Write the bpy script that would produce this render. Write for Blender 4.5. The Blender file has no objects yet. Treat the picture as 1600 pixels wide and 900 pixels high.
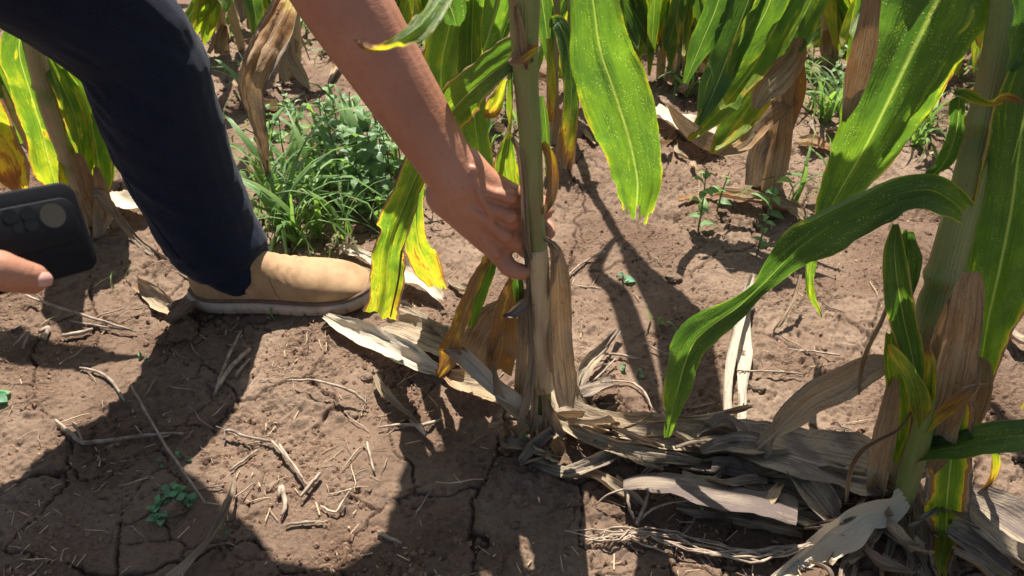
import bpy, bmesh, math, random
import numpy as np
from mathutils import Vector, Matrix
R = math.radians
random.seed(7)
rng = np.random.default_rng(11)
scene = bpy.context.scene
C = scene.collection

# ------------------------------------------------------------------ camera, sky, sun
HC, PITCH, F = 0.9, R(40), 1164.0
cam_d = bpy.data.cameras.new('camera')
cam_d.sensor_width = 36.0
cam_d.lens = F / 1600 * 36
cam_d.clip_start = 0.02
cam_d.clip_end = 400
cam_d.dof.use_dof = True
cam_d.dof.focus_distance = 1.12
cam_d.dof.aperture_fstop = 9.0
cam = bpy.data.objects.new('camera', cam_d)
cam.location = (0, 0, HC)
cam.rotation_euler = (R(90) - PITCH, 0, 0)
C.objects.link(cam)
scene.camera = cam

SUN_EL = R(58)
SUN_AZ = R(-8)          # from +Y, negative = to the left
sdir = Vector((math.sin(SUN_AZ) * math.cos(SUN_EL), math.cos(SUN_AZ) * math.cos(SUN_EL), math.sin(SUN_EL)))
w = bpy.data.worlds.new('World'); scene.world = w; w.use_nodes = True
nt = w.node_tree
sky = nt.nodes.new('ShaderNodeTexSky'); sky.sky_type = 'NISHITA'; sky.sun_disc = False
sky.sun_elevation = SUN_EL; sky.sun_rotation = SUN_AZ
sky.dust_density = 2.0; sky.air_density = 1.0
nt.links.new(sky.outputs[0], nt.nodes['Background'].inputs[0])
nt.nodes['Background'].inputs[1].default_value = 0.064
sd = bpy.data.lights.new('sun', 'SUN'); sd.energy = 5.0; sd.angle = R(0.5); sd.color = (1.0, 0.95, 0.87)
so = bpy.data.objects.new('sun', sd); so.rotation_euler = sdir.to_track_quat('Z', 'Y').to_euler(); C.objects.link(so)
scene.view_settings.view_transform = 'Standard'
scene.view_settings.look = 'None'
scene.view_settings.exposure = 1.2
scene.cycles.max_bounces = 8
scene.cycles.transparent_max_bounces = 8

# ------------------------------------------------------------------ helpers
cP, sP = math.cos(PITCH), math.sin(PITCH)
def ray(px, py):
    u, v = (px - 800) / F, (py - 450) / F
    return Vector((u, cP - v * sP, -(sP + v * cP)))
def Pt(px, py, t): return Vector((0, 0, HC)) + ray(px, py) * t
def Pf(px, py, f):
    r = ray(px, py); return Vector((0, 0, HC)) + r * (f / r.y)
def Ph(px, py, h):
    r = ray(px, py); return Vector((0, 0, HC)) + r * ((h - HC) / r.z)
def proj(p):
    d = p - Vector((0, 0, HC))
    t = d.y * cP - d.z * sP
    return 800 + d.x / t * F, 450 + (-d.y * sP - d.z * cP) / t * F, t

def _hash(ix, iy, s):
    n = (ix.astype(np.int64) * 374761393 + iy.astype(np.int64) * 668265263 + s * 1442695041) & 0x7fffffff
    n = (n ^ (n >> 13)) * 1274126177 & 0x7fffffff
    return ((n ^ (n >> 16)) & 0xffff) / 65535.0
def vn(x, y, s=0):
    x = np.asarray(x, float); y = np.asarray(y, float)
    ix, iy = np.floor(x), np.floor(y); fx, fy = x - ix, y - iy
    fx = fx * fx * fx * (fx * (fx * 6 - 15) + 10); fy = fy * fy * fy * (fy * (fy * 6 - 15) + 10)
    a = _hash(ix, iy, s); b = _hash(ix + 1, iy, s); c = _hash(ix, iy + 1, s); d = _hash(ix + 1, iy + 1, s)
    return (a * (1 - fx) + b * fx) * (1 - fy) + (c * (1 - fx) + d * fx) * fy
def fbm(x, y, s=0, o=4, g=.5):
    r = 0; a = 1; t = 0
    for k in range(o):
        r = r + a * vn(np.asarray(x) * 2 ** k + 17.3 * k, np.asarray(y) * 2 ** k - 9.1 * k, s + k); t += a; a *= g
    return r / t - .5

def tag(o, label=None, cat=None, group=None, kind=None):
    if label: o['label'] = label
    if cat: o['category'] = cat
    if group: o['group'] = group
    if kind: o['kind'] = kind
    return o
def link(name, me, mat=None, parent=None, smooth=True):
    o = bpy.data.objects.new(name, me)
    C.objects.link(o)
    if mat is not None and not me.materials: me.materials.append(mat)
    if smooth and len(me.polygons): me.polygons.foreach_set('use_smooth', [True] * len(me.polygons))
    if parent is not None:
        o.parent = parent
        o.matrix_parent_inverse = Matrix.Translation(parent.location).inverted()
    return o
def empty(name, loc, label, cat, group=None):
    o = bpy.data.objects.new(name, None); C.objects.link(o)
    o.location = loc; o.empty_display_size = .05
    return tag(o, label, cat, group)
def mesh_from(name, V, Fc, uv=None, age=None):
    me = bpy.data.meshes.new(name)
    me.from_pydata([tuple(v) for v in V], [], Fc); 
    if uv is not None:
        l = me.uv_layers.new(name='UVMap'); idx = np.empty(len(me.loops), int); me.loops.foreach_get('vertex_index', idx)
        l.data.foreach_set('uv', np.asarray(uv, float)[idx].ravel())
    if age is not None:
        a = me.attributes.new('age', 'FLOAT', 'POINT'); a.data.foreach_set('value', np.asarray(age, float))
    me.update()
    return me
def catmull(P, n):
    P = np.asarray(P, float)
    Q = np.vstack([2 * P[0] - P[1], P, 2 * P[-1] - P[-2]])
    out = []
    for i in range(len(P) - 1):
        p0, p1, p2, p3 = Q[i:i + 4]
        for k in range(n):
            t = k / n
            out.append(.5 * ((2 * p1) + (-p0 + p2) * t + (2 * p0 - 5 * p1 + 4 * p2 - p3) * t * t + (-p0 + 3 * p1 - 3 * p2 + p3) * t ** 3))
    out.append(P[-1])
    return np.array(out)

# ------------------------------------------------------------------ ground height
BUMPS = []   # (x, y, radius, height)
def base_h(x, y):
    z = fbm(x * 2.2, y * 2.2, 3, 3) * .045 + fbm(x * 9, y * 9, 5, 3) * .014
    for bx, by, r, h in BUMPS:
        z = z + h * np.exp(-((x - bx) ** 2 + (y - by) ** 2) / (r * r))
    return z - .002
def gp(px, py):
    p = Ph(px, py, 0); return p.x, p.y
for (px, py, r, h) in [(850, 680, .09, .012), (1400, 790, .11, .015), (470, 420, .12, .012), (985, 385, .05, .014),
                       (1200, 290, .12, .02), (640, 690, .06, .006), (450, 600, .07, .004), (290, 520, .035, .012), (1080, 250, .2, .015)]:
    x, y = gp(px, py); BUMPS.append((x, y, r, h))
def gh(x, y): return float(base_h(np.array([x]), np.array([y]))[0])
def Pg(px, py, h=0.0):
    z = 0
    for _ in range(3):
        p = Ph(px, py, z + h); z = gh(p.x, p.y)
    return Ph(px, py, z + h)
def Pc(px, py, f):
    """point at forward distance f, kept above the ground"""
    p = Pf(px, py, f); z = gh(p.x, p.y)
    return p if p.z > z + .004 else Pg(px, py, .005)

# ------------------------------------------------------------------ materials
def newmat(name):
    m = bpy.data.materials.new(name); m.use_nodes = True
    n = m.node_tree.nodes; l = m.node_tree.links
    return m, n, l, n['Principled BSDF'], n['Material Output']
class NB:
    def __init__(s, m): s.n = m.node_tree.nodes; s.l = m.node_tree.links
    def __call__(s, typ, **kw):
        x = s.n.new(typ)
        for k, v in kw.items(): setattr(x, k, v)
        return x
    def put(s, inp, v):
        if hasattr(v, 'is_output') or hasattr(v, 'links'): s.l.new(v, inp)
        else: inp.default_value = v
    def math(s, op, a, b=0.0, c=None, clamp=False):
        x = s.n.new('ShaderNodeMath'); x.operation = op; x.use_clamp = clamp
        s.put(x.inputs[0], a); s.put(x.inputs[1], b)
        if c is not None: s.put(x.inputs[2], c)
        return x.outputs[0]
    def ramp(s, f, stops, interp='LINEAR'):
        x = s.n.new('ShaderNodeValToRGB'); x.color_ramp.interpolation = interp
        e = x.color_ramp.elements
        while len(e) > 1: e.remove(e[-1])
        e[0].position = stops[0][0]; e[0].color = (*stops[0][1], 1)
        for p, c in stops[1:]:
            q = e.new(p); q.color = (*c, 1)
        s.put(x.inputs[0], f); return x.outputs[0]
    def mix(s, f, a, b, mode='MIX'):
        x = s.n.new('ShaderNodeMix'); x.data_type = 'RGBA'; x.blend_type = mode
        s.put(x.inputs[0], f)
        for i, v in ((6, a), (7, b)):
            if isinstance(v, tuple): x.inputs[i].default_value = (*v, 1)
            else: s.l.new(v, x.inputs[i])
        return x.outputs[2]
    def noise(s, vec, scale, detail=4, rough=.5, dist=0.0):
        x = s.n.new('ShaderNodeTexNoise'); s.put(x.inputs['Scale'], scale); x.inputs['Detail'].default_value = detail
        x.inputs['Roughness'].default_value = rough; x.inputs['Distortion'].default_value = dist
        if vec is not None: s.l.new(vec, x.inputs['Vector'])
        return x.outputs['Fac']
    def voro(s, vec, scale, feat='F1', out='Distance'):
        x = s.n.new('ShaderNodeTexVoronoi'); x.feature = feat; x.inputs['Scale'].default_value = scale
        if vec is not None: s.l.new(vec, x.inputs['Vector'])
        return x.outputs[out]
    def bump(s, h, strength, dist, prev=None):
        x = s.n.new('ShaderNodeBump'); x.inputs['Strength'].default_value = strength; x.inputs['Distance'].default_value = dist
        s.l.new(h, x.inputs['Height'])
        if prev is not None: s.l.new(prev, x.inputs['Normal'])
        return x.outputs[0]

def mat_leaf(name, speck=1.0, edge=.28, trans=.42, rough=.42, mould=1.0, lesion=1.0, pale=0.0, palecol=(.66, .58, .45), epow=11.0):
    m, n, l, bs, out = newmat(name); b = NB(m)
    uvn = b('ShaderNodeUVMap').outputs[0]
    sep = b('ShaderNodeSeparateXYZ'); l.new(uvn, sep.inputs[0]); u, v = sep.outputs[0], sep.outputs[1]
    info = b('ShaderNodeObjectInfo')
    rnd = info.outputs['Random']
    comb = b('ShaderNodeCombineXYZ')
    l.new(b.math('MULTIPLY', u, 1.0), comb.inputs[0]); l.new(v, comb.inputs[1]); l.new(b.math('MULTIPLY', rnd, 37.0), comb.inputs[2])
    def stretched(sx, sy):
        mp = b('ShaderNodeMapping'); mp.inputs['Scale'].default_value = (sx, sy, 1); l.new(comb.outputs[0], mp.inputs[0]); return mp.outputs[0]
    ed = b.math('MULTIPLY', b.math('ABSOLUTE', b.math('SUBTRACT', u, .5)), 2.0)
    age = b('ShaderNodeAttribute', attribute_name='age').outputs['Fac']
    patch = b.noise(stretched(2.2, 14), 1.0, 5, .6, .4)
    streak = b.noise(stretched(26, 5), 1.0, 3, .6)
    e6 = b.math('POWER', ed, epow)
    a = b.math('MULTIPLY_ADD', b.math('SUBTRACT', patch, .5), .55, age)
    a = b.math('MULTIPLY_ADD', b.math('SUBTRACT', streak, .5), .22, a)
    les = b.math('MULTIPLY', b.math('SUBTRACT', b.noise(stretched(5, 8), 1.0, 5, .7, .8), .60), 9.0, clamp=True)
    a = b.math('MULTIPLY_ADD', les, .30 * lesion, a)
    en = b.math('MULTIPLY', e6, b.math('MULTIPLY', b.math('SUBTRACT', b.noise(stretched(1.5, 22), 1.0, 4), .28), edge * 3.4, clamp=True))
    a = b.math('MULTIPLY', b.math('ADD', a, en), 1.0, clamp=True)
    col = b.ramp(a, [(0, (.026, .066, .018)), (.20, (.052, .112, .026)), (.36, (.100, .180, .024)), (.47, (.26, .30, .030)), (.54, (.46, .33, .045)),
                     (.60, (.30, .135, .035)), (.70, (.33, .19, .09)), (.80, (.42, .30, .17)), (.92, (.37, .295, .205)), (1, (.17, .130, .110))])
    dry = b.math('MULTIPLY', b.math('SUBTRACT', a, .55), 6.0, clamp=True)
    green = b.math('SUBTRACT', 1.0, dry)
    # fine veins
    vs = b.math('SINE', b.math('MULTIPLY_ADD', b.noise(stretched(3, 2), 1.0, 2), 9.0, b.math('MULTIPLY', u, 150.0)))
    vv = b.math('MULTIPLY', b.math('MULTIPLY_ADD', vs, .5, .5), b.math('MULTIPLY_ADD', b.noise(stretched(12, 9), 1.0, 3), 1.6, -.3), clamp=True)
    col = b.mix(b.math('MULTIPLY', vv, .22), col, b.mix(1.0, col, (1.6, 1.5, 1.3), 'MULTIPLY'))
    # midrib
    rib = b.math('SUBTRACT', 1.0, b.math('MULTIPLY', ed, 19.0), clamp=True)
    col = b.mix(b.math('MULTIPLY', rib, .55), col, b.mix(dry, (.42, .50, .22), (.55, .44, .28)))
    # pale insect specks on green
    sv = b.voro(stretched(46, 420), 1.0)
    sel = b.noise(stretched(7, 28), 1.0, 4, .7)
    sm = b.math('MULTIPLY', b.math('LESS_THAN', sv, .22), b.math('GREATER_THAN', sel, .53))
    col = b.mix(b.math('MULTIPLY', sm, b.math('MULTIPLY', green, .48 * speck)), col, (.60, .66, .34))
    # rust and mould
    rn = b.noise(stretched(30, 180), 1.0, 3, .7)
    rsel = b.noise(stretched(3, 9), 1.0, 2)
    rm = b.math('MULTIPLY', b.math('GREATER_THAN', rn, .60), b.math('GREATER_THAN', rsel, .50))
    col = b.mix(b.math('MULTIPLY', rm, b.math('MULTIPLY_ADD', dry, .5 * mould, .10)), col, (.055, .035, .022))
    ms = b.noise(stretched(40, 6), 1.0, 4, .7)
    mk = b.math('MULTIPLY', b.math('MULTIPLY', b.math('SUBTRACT', ms, .50), 8.0, clamp=True), b.math('MULTIPLY', dry, .8 * mould))
    col = b.mix(mk, col, (.11, .08, .06))
    gz = b.math('MULTIPLY', b.math('MULTIPLY', b.math('SUBTRACT', b.noise(stretched(3, 12), 1.0, 5, .7), .50), 4.0, clamp=True), b.math('MULTIPLY', dry, .6 * mould))
    col = b.mix(gz, col, (.16, .125, .10))
    if pale: col = b.mix(b.math('MULTIPLY', dry, pale), col, palecol)
    l.new(col, bs.inputs['Base Color']); bs.inputs['Specular IOR Level'].default_value = .45
    rg = b.math('MULTIPLY_ADD', dry, .38, rough); l.new(rg, bs.inputs['Roughness'])
    bh = b.bump(vv, .30, .0006)
    bh = b.bump(b.noise(stretched(34, 14), 1.0, 4, .6), .7, .0022, bh)
    bh = b.bump(b.noise(stretched(6, 30), 1.0, 4, .65), .6, .005, bh)
    l.new(bh, bs.inputs['Normal'])
    tr = b('ShaderNodeBsdfTranslucent')
    tc = b.mix(1.0, col, b.mix(dry, (2.35, 2.3, .9), (1.15, .95, .75)), 'MULTIPLY')
    l.new(tc, tr.inputs[0]); l.new(bh, tr.inputs['Normal'])
    mx = b('ShaderNodeMixShader'); l.new(b.math('MULTIPLY_ADD', dry, -.14 * trans / .34, trans), mx.inputs[0])
    l.new(bs.outputs[0], mx.inputs[1]); l.new(tr.outputs[0], mx.inputs[2]); l.new(mx.outputs[0], out.inputs[0])
    return m
M = {}
M['leaf'] = mat_leaf('maize_leaf_blade')
M['leafclean'] = mat_leaf('maize_leaf_blade_far', speck=.3)
M['dry'] = mat_leaf('dry_maize_leaf', speck=0, edge=.05, trans=.22, rough=.5, mould=1.0)

M['pale'] = mat_leaf('bleached_maize_leaf', speck=0, edge=.05, trans=.2, rough=.5, mould=.8, pale=.6)
M['purple'] = mat_leaf('purple_brown_dead_leaf', speck=0, edge=.05, trans=.1, rough=.4, mould=.8, pale=.5, palecol=(.055, .034, .032))
def mat_soil():
    m, n, l, bs, out = newmat('dry_cracked_soil'); b = NB(m)
    co = b('ShaderNodeNewGeometry').outputs['Position']
    n1 = b.noise(co, 3.0, 5, .6); n2 = b.noise(co, 28, 6, .65); n3 = b.noise(co, 260, 4, .7)
    c = b.ramp(n1, [(.30, (.205, .137, .096)), (.5, (.300, .213, .152)), (.7, (.40, .300, .218))])
    c = b.mix(b.math('MULTIPLY', b.math('SUBTRACT', n2, .42), 2.2, clamp=True), b.mix(1.0, c, (.68, .64, .62), 'MULTIPLY'), c)
    c = b.mix(b.math('MULTIPLY', b.math('SUBTRACT', n3, .52), 4.0, clamp=True), c, b.mix(1.0, c, (1.4, 1.38, 1.35), 'MULTIPLY'))
    c = b.mix(b.math('MULTIPLY', b.math('SUBTRACT', b.noise(co, 130, 4, .7), .54), 7.0, clamp=True), c, b.mix(1.0, c, (.60, .55, .52), 'MULTIPLY'))
    # crumbly rough patches against smooth crust
    rp = b.math('MULTIPLY', b.math('SUBTRACT', b.noise(co, 7.0, 4, .6), .45), 5.0, clamp=True)
    c = b.mix(b.math('MULTIPLY', rp, .75), c, b.mix(1.0, c, (.66, .58, .54), 'MULTIPLY'))
    pit = b.math('MULTIPLY', b.math('SUBTRACT', b.noise(co, 190, 3, .6), .60), 14.0, clamp=True)
    c = b.mix(b.math('MULTIPLY', pit, .75), c, (.10, .062, .045))  # shade of small pits painted in as dark spots
    cr = b('ShaderNodeAttribute', attribute_name='age').outputs['Fac']     # shade painted into the cracks as dark brown
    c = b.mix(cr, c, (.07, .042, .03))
    pv = b.voro(co, 420); pm = b.math('MULTIPLY', b.math('LESS_THAN', pv, .16), b.math('GREATER_THAN', b.noise(co, 60, 2), .6))
    c = b.mix(b.math('MULTIPLY', pm, .5), c, (.42, .34, .26))
    l.new(c, bs.inputs['Base Color']); bs.inputs['Roughness'].default_value = .95; bs.inputs['Specular IOR Level'].default_value = .12
    h = b.bump(n2, .18, .006)
    h = b.bump(b.noise(co, 110, 5, .7), b_s, .006, h) if False else b.bump(b.noise(co, 150, 8, .8), .6, .005, h)
    vx = b.voro(co, 170)
    h2 = b.bump(b.math('MULTIPLY', vx, rp), .9, .006, h)
    h3 = b.bump(b.noise(co, 420, 5, .8), .9, .0022, h2)
    l.new(h3, bs.inputs['Normal'])
    return m
M['soil'] = mat_soil()

def simple(name, c1, c2, scale=40, rough=.8, bump=.4, bd=.001, spec=.3, stretch=None, detail=4):
    m, n, l, bs, out = newmat(name); b = NB(m)
    co = b('ShaderNodeTexCoord').outputs['Object']
    if stretch:
        mp = b('ShaderNodeMapping'); mp.inputs['Scale'].default_value = stretch; l.new(co, mp.inputs[0]); co = mp.outputs[0]
    nz = b.noise(co, scale, detail, .65)
    c = b.ramp(nz, [(.33, c1), (.67, c2)])
    info = b('ShaderNodeObjectInfo')
    c = b.mix(1.0, c, b.ramp(info.outputs['Random'], [(0, (.75, .75, .75)), (1, (1.2, 1.17, 1.12))]), 'MULTIPLY')
    l.new(c, bs.inputs['Base Color']); bs.inputs['Roughness'].default_value = rough; bs.inputs['Specular IOR Level'].default_value = spec
    l.new(b.bump(nz, bump, bd), bs.inputs['Normal'])
    return m
M['twig'] = simple('dry_twig', (.16, .11, .08), (.42, .34, .26), 60, .8, .5, .001)
M['straw'] = simple('straw', (.30, .21, .13), (.58, .46, .31), 50, .7, .3, .0008)
M['crumb'] = simple('soil_crumb', (.15, .088, .06), (.24, .15, .105), 90, .95, .8, .002, .1)
M['white'] = simple('white_fleck', (.7, .7, .68), (.85, .85, .82), 90, .6, .2, .001)

def mat_stalk():
    m, n, l, bs, out = newmat('maize_stalk'); b = NB(m)
    uvn = b('ShaderNodeUVMap').outputs[0]
    sep = b('ShaderNodeSeparateXYZ'); l.new(uvn, sep.inputs[0]); u, v = sep.outputs[0], sep.outputs[1]
    info = b('ShaderNodeObjectInfo')
    comb = b('ShaderNodeCombineXYZ'); l.new(u, comb.inputs[0]); l.new(v, comb.inputs[1]); l.new(b.math('MULTIPLY', info.outputs['Random'], 51.0), comb.inputs[2])
    def st(sx, sy):
        mp = b('ShaderNodeMapping'); mp.inputs['Scale'].default_value = (sx, sy, 1); l.new(comb.outputs[0], mp.inputs[0]); return mp.outputs[0]
    age = b('ShaderNodeAttribute', attribute_name='age').outputs['Fac']
    a = b.math('MULTIPLY_ADD', b.math('SUBTRACT', b.noise(st(4, 7), 1.0, 4, .6), .5), .4, age)
    a = b.math('MULTIPLY_ADD', b.math('SUBTRACT', b.noise(st(30, 4), 1.0, 3), .5), .22, a)
    c = b.ramp(a, [(0, (.07, .10, .025)), (.25, (.15, .21, .055)), (.42, (.24, .26, .10)), (.56, (.36, .29, .16)), (.72, (.46, .34, .18)), (.9, (.52, .42, .27)), (1, (.3, .2, .13))])
    pink = b.math('MULTIPLY', b.math('SUBTRACT', b.noise(st(5, 9), 1.0, 4), .47), 5.0, clamp=True)
    c = b.mix(b.math('MULTIPLY', pink, .5), c, (.25, .12, .09))
    sp = b.math('GREATER_THAN', b.noise(st(24, 120), 1.0, 3, .7), .66)
    c = b.mix(b.math('MULTIPLY', sp, .6), c, (.08, .05, .035))
    l.new(c, bs.inputs['Base Color']); bs.inputs['Roughness'].default_value = .5
    fs = b.math('SINE', b.math('MULTIPLY', u, 190.0))
    h = b.bump(fs, .35, .0006); h = b.bump(b.noise(st(30, 12), 1.0, 3), .4, .001, h)
    l.new(h, bs.inputs['Normal'])
    return m
M['stalk'] = mat_stalk()

def mat_skin(name, c1, c2):
    m, n, l, bs, out = newmat(name); b = NB(m)
    co = b('ShaderNodeTexCoord').outputs['Object']
    n1 = b.noise(co, 14, 4, .6); n2 = b.noise(co, 120, 3, .6)
    c = b.ramp(n1, [(.3, c1), (.7, c2)])
    c = b.mix(b.math('MULTIPLY', b.math('SUBTRACT', n2, .55), 3.0, clamp=True), c, b.mix(1.0, c, (.82, .72, .70), 'MULTIPLY'))
    l.new(c, bs.inputs['Base Color']); bs.inputs['Roughness'].default_value = .48; bs.inputs['Specular IOR Level'].default_value = .4
    bs.inputs['Subsurface Weight'].default_value = .12; bs.inputs['Subsurface Radius'].default_value = (.01, .004, .002); bs.inputs['Subsurface Scale'].default_value = .6
    h = b.bump(b.voro(co, 900), .25, .0004)
    mp = b('ShaderNodeMapping'); mp.inputs['Scale'].default_value = (1, 1, 2.6); l.new(co, mp.inputs[0])
    h = b.bump(b.noise(mp.outputs[0], 90, 5, .7), .5, .0012, h)
    l.new(h, bs.inputs['Normal'])
    return m
M['skin'] = mat_skin('brown_skin', (.37, .155, .092), (.47, .215, .135))
M['skin2'] = mat_skin('brown_skin_second_person', (.36, .155, .095), (.45, .215, .135))

def mat_denim():
    m, n, l, bs, out = newmat('navy_denim'); b = NB(m)
    co = b('ShaderNodeTexCoord').outputs['Object']
    wv = b('ShaderNodeTexWave'); wv.bands_direction = 'DIAGONAL'; wv.inputs['Scale'].default_value = 420; wv.inputs['Distortion'].default_value = 1.5
    l.new(co, wv.inputs[0])
    n1 = b.noise(co, 9, 5, .6); n2 = b.noise(co, 500, 2)
    c = b.ramp(n1, [(.3, (.0030, .005, .013)), (.72, (.0075, .012, .030))])
    c = b.mix(b.math('MULTIPLY', wv.outputs['Fac'], .25), c, (.012, .022, .055))
    c = b.mix(b.math('MULTIPLY', b.math('SUBTRACT', n2, .5), 2.0, clamp=True), c, (.022, .034, .07))
    l.new(c, bs.inputs['Base Color']); bs.inputs['Roughness'].default_value = .85
    bs.inputs['Sheen Weight'].default_value = .08; bs.inputs['Sheen Roughness'].default_value = .4
    bs.inputs['Specular IOR Level'].default_value = .2
    h = b.bump(wv.outputs['Fac'], .3, .0005); h = b.bump(b.noise(co, 30, 4), .35, .004, h)
    l.new(h, bs.inputs['Normal'])
    return m
M['denim'] = mat_denim()
M['shirt'] = simple('grey_shirt_cloth', (.20, .21, .24), (.25, .26, .30), 30, .9, .3, .003)
M['hair'] = simple('black_hair', (.008, .007, .006), (.02, .016, .013), 200, .5, .6, .002)
M['boot'] = simple('tan_nubuck', (.27, .165, .088), (.38, .245, .132), 34, .75, .5, .0018, .22, None, 8)
M['seam'] = simple('boot_stitching', (.24, .13, .06), (.32, .19, .09), 60, .8, .2, .0005)
M['sole'] = simple('boot_sole_rubber', (.42, .32, .25), (.52, .42, .34), 40, .75, .3, .0008)
M['soledark'] = simple('boot_welt', (.10, .06, .04), (.17, .10, .065), 60, .8, .3, .0008)
def plain(name, c, rough, metal=0, spec=.5, coat=0):
    m, n, l, bs, out = newmat(name); b = NB(m)
    nz = b.noise(b('ShaderNodeTexCoord').outputs['Object'], 180, 4, .7)
    l.new(b.mix(b.math('MULTIPLY', nz, .25), c, tuple(min(1, x * 1.8 + .01) for x in c)), bs.inputs['Base Color'])
    l.new(b.math('MULTIPLY_ADD', nz, .15, rough), bs.inputs['Roughness'])
    bs.inputs['Metallic'].default_value = metal; bs.inputs['Specular IOR Level'].default_value = spec; bs.inputs['Coat Weight'].default_value = coat
    return m
M['phone'] = plain('black_silicone_case', (.007, .007, .009), .72, 0, .18)
M['island'] = plain('camera_island_rubber', (.006, .006, .008), .55, 0, .22)
M['lensbig'] = plain('lens_glass_large', (.13, .085, .055), .12, .9, .5)  # brown reflection of the soil put into the base colour
M['lens'] = plain('lens_glass', (.03, .024, .02), .10, .8, .5)
M['ring'] = plain('lens_ring', (.01, .01, .012), .25, .3)
M['nail'] = plain('finger_nail', (.50, .27, .22), .3, 0, .5)

def mat_weed(name, c1, c2, trans=.35):
    m, n, l, bs, out = newmat(name); b = NB(m)
    uvn = b('ShaderNodeUVMap').outputs[0]
    sep = b('ShaderNodeSeparateXYZ'); l.new(uvn, sep.inputs[0]); u, v = sep.outputs[0], sep.outputs[1]
    nz = b.noise(b('ShaderNodeTexCoord').outputs['Object'], 120, 4)
    info = b('ShaderNodeObjectInfo')
    c = b.ramp(nz, [(.3, c1), (.7, c2)])
    c = b.mix(1.0, c, b.ramp(info.outputs['Random'], [(0, (.65, .72, .7)), (.5, (1, 1, 1)), (1, (1.35, 1.25, 1.0))]), 'MULTIPLY')
    rib = b.math('SUBTRACT', 1.0, b.math('MULTIPLY', b.math('ABSOLUTE', b.math('SUBTRACT', u, .5)), 22.0), clamp=True)
    c = b.mix(b.math('MULTIPLY', rib, .4), c, (.3, .42, .18))
    l.new(c, bs.inputs['Base Color']); bs.inputs['Roughness'].default_value = .42; bs.inputs['Specular IOR Level'].default_value = .5
    sv = b.math('SINE', b.math('MULTIPLY', b.math('SUBTRACT', v, b.math('MULTIPLY', b.math('ABSOLUTE', b.math('SUBTRACT', u, .5)), .6)), 55.0))
    l.new(b.bump(sv, .4, .0008), bs.inputs['Normal'])
    tr = b('ShaderNodeBsdfTranslucent'); l.new(b.mix(1.0, c, (1.9, 1.9, .9), 'MULTIPLY'), tr.inputs[0])
    mx = b('ShaderNodeMixShader'); mx.inputs[0].default_value = trans
    l.new(bs.outputs[0], mx.inputs[1]); l.new(tr.outputs[0], mx.inputs[2]); l.new(mx.outputs[0], out.inputs[0])
    return m
M['weed'] = mat_weed('weed_leaf', (.085, .17, .065), (.15, .26, .10))
M['weedlight'] = mat_weed('light_weed_leaf', (.13, .26, .09), (.20, .34, .13))
M['grass'] = mat_weed('grass_blade', (.11, .21, .07), (.20, .32, .11))
M['sprout'] = mat_weed('sprout_leaf', (.10, .26, .14), (.16, .36, .20))
M['stem'] = simple('weed_stem', (.10, .12, .05), (.18, .16, .08), 60, .6)

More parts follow.
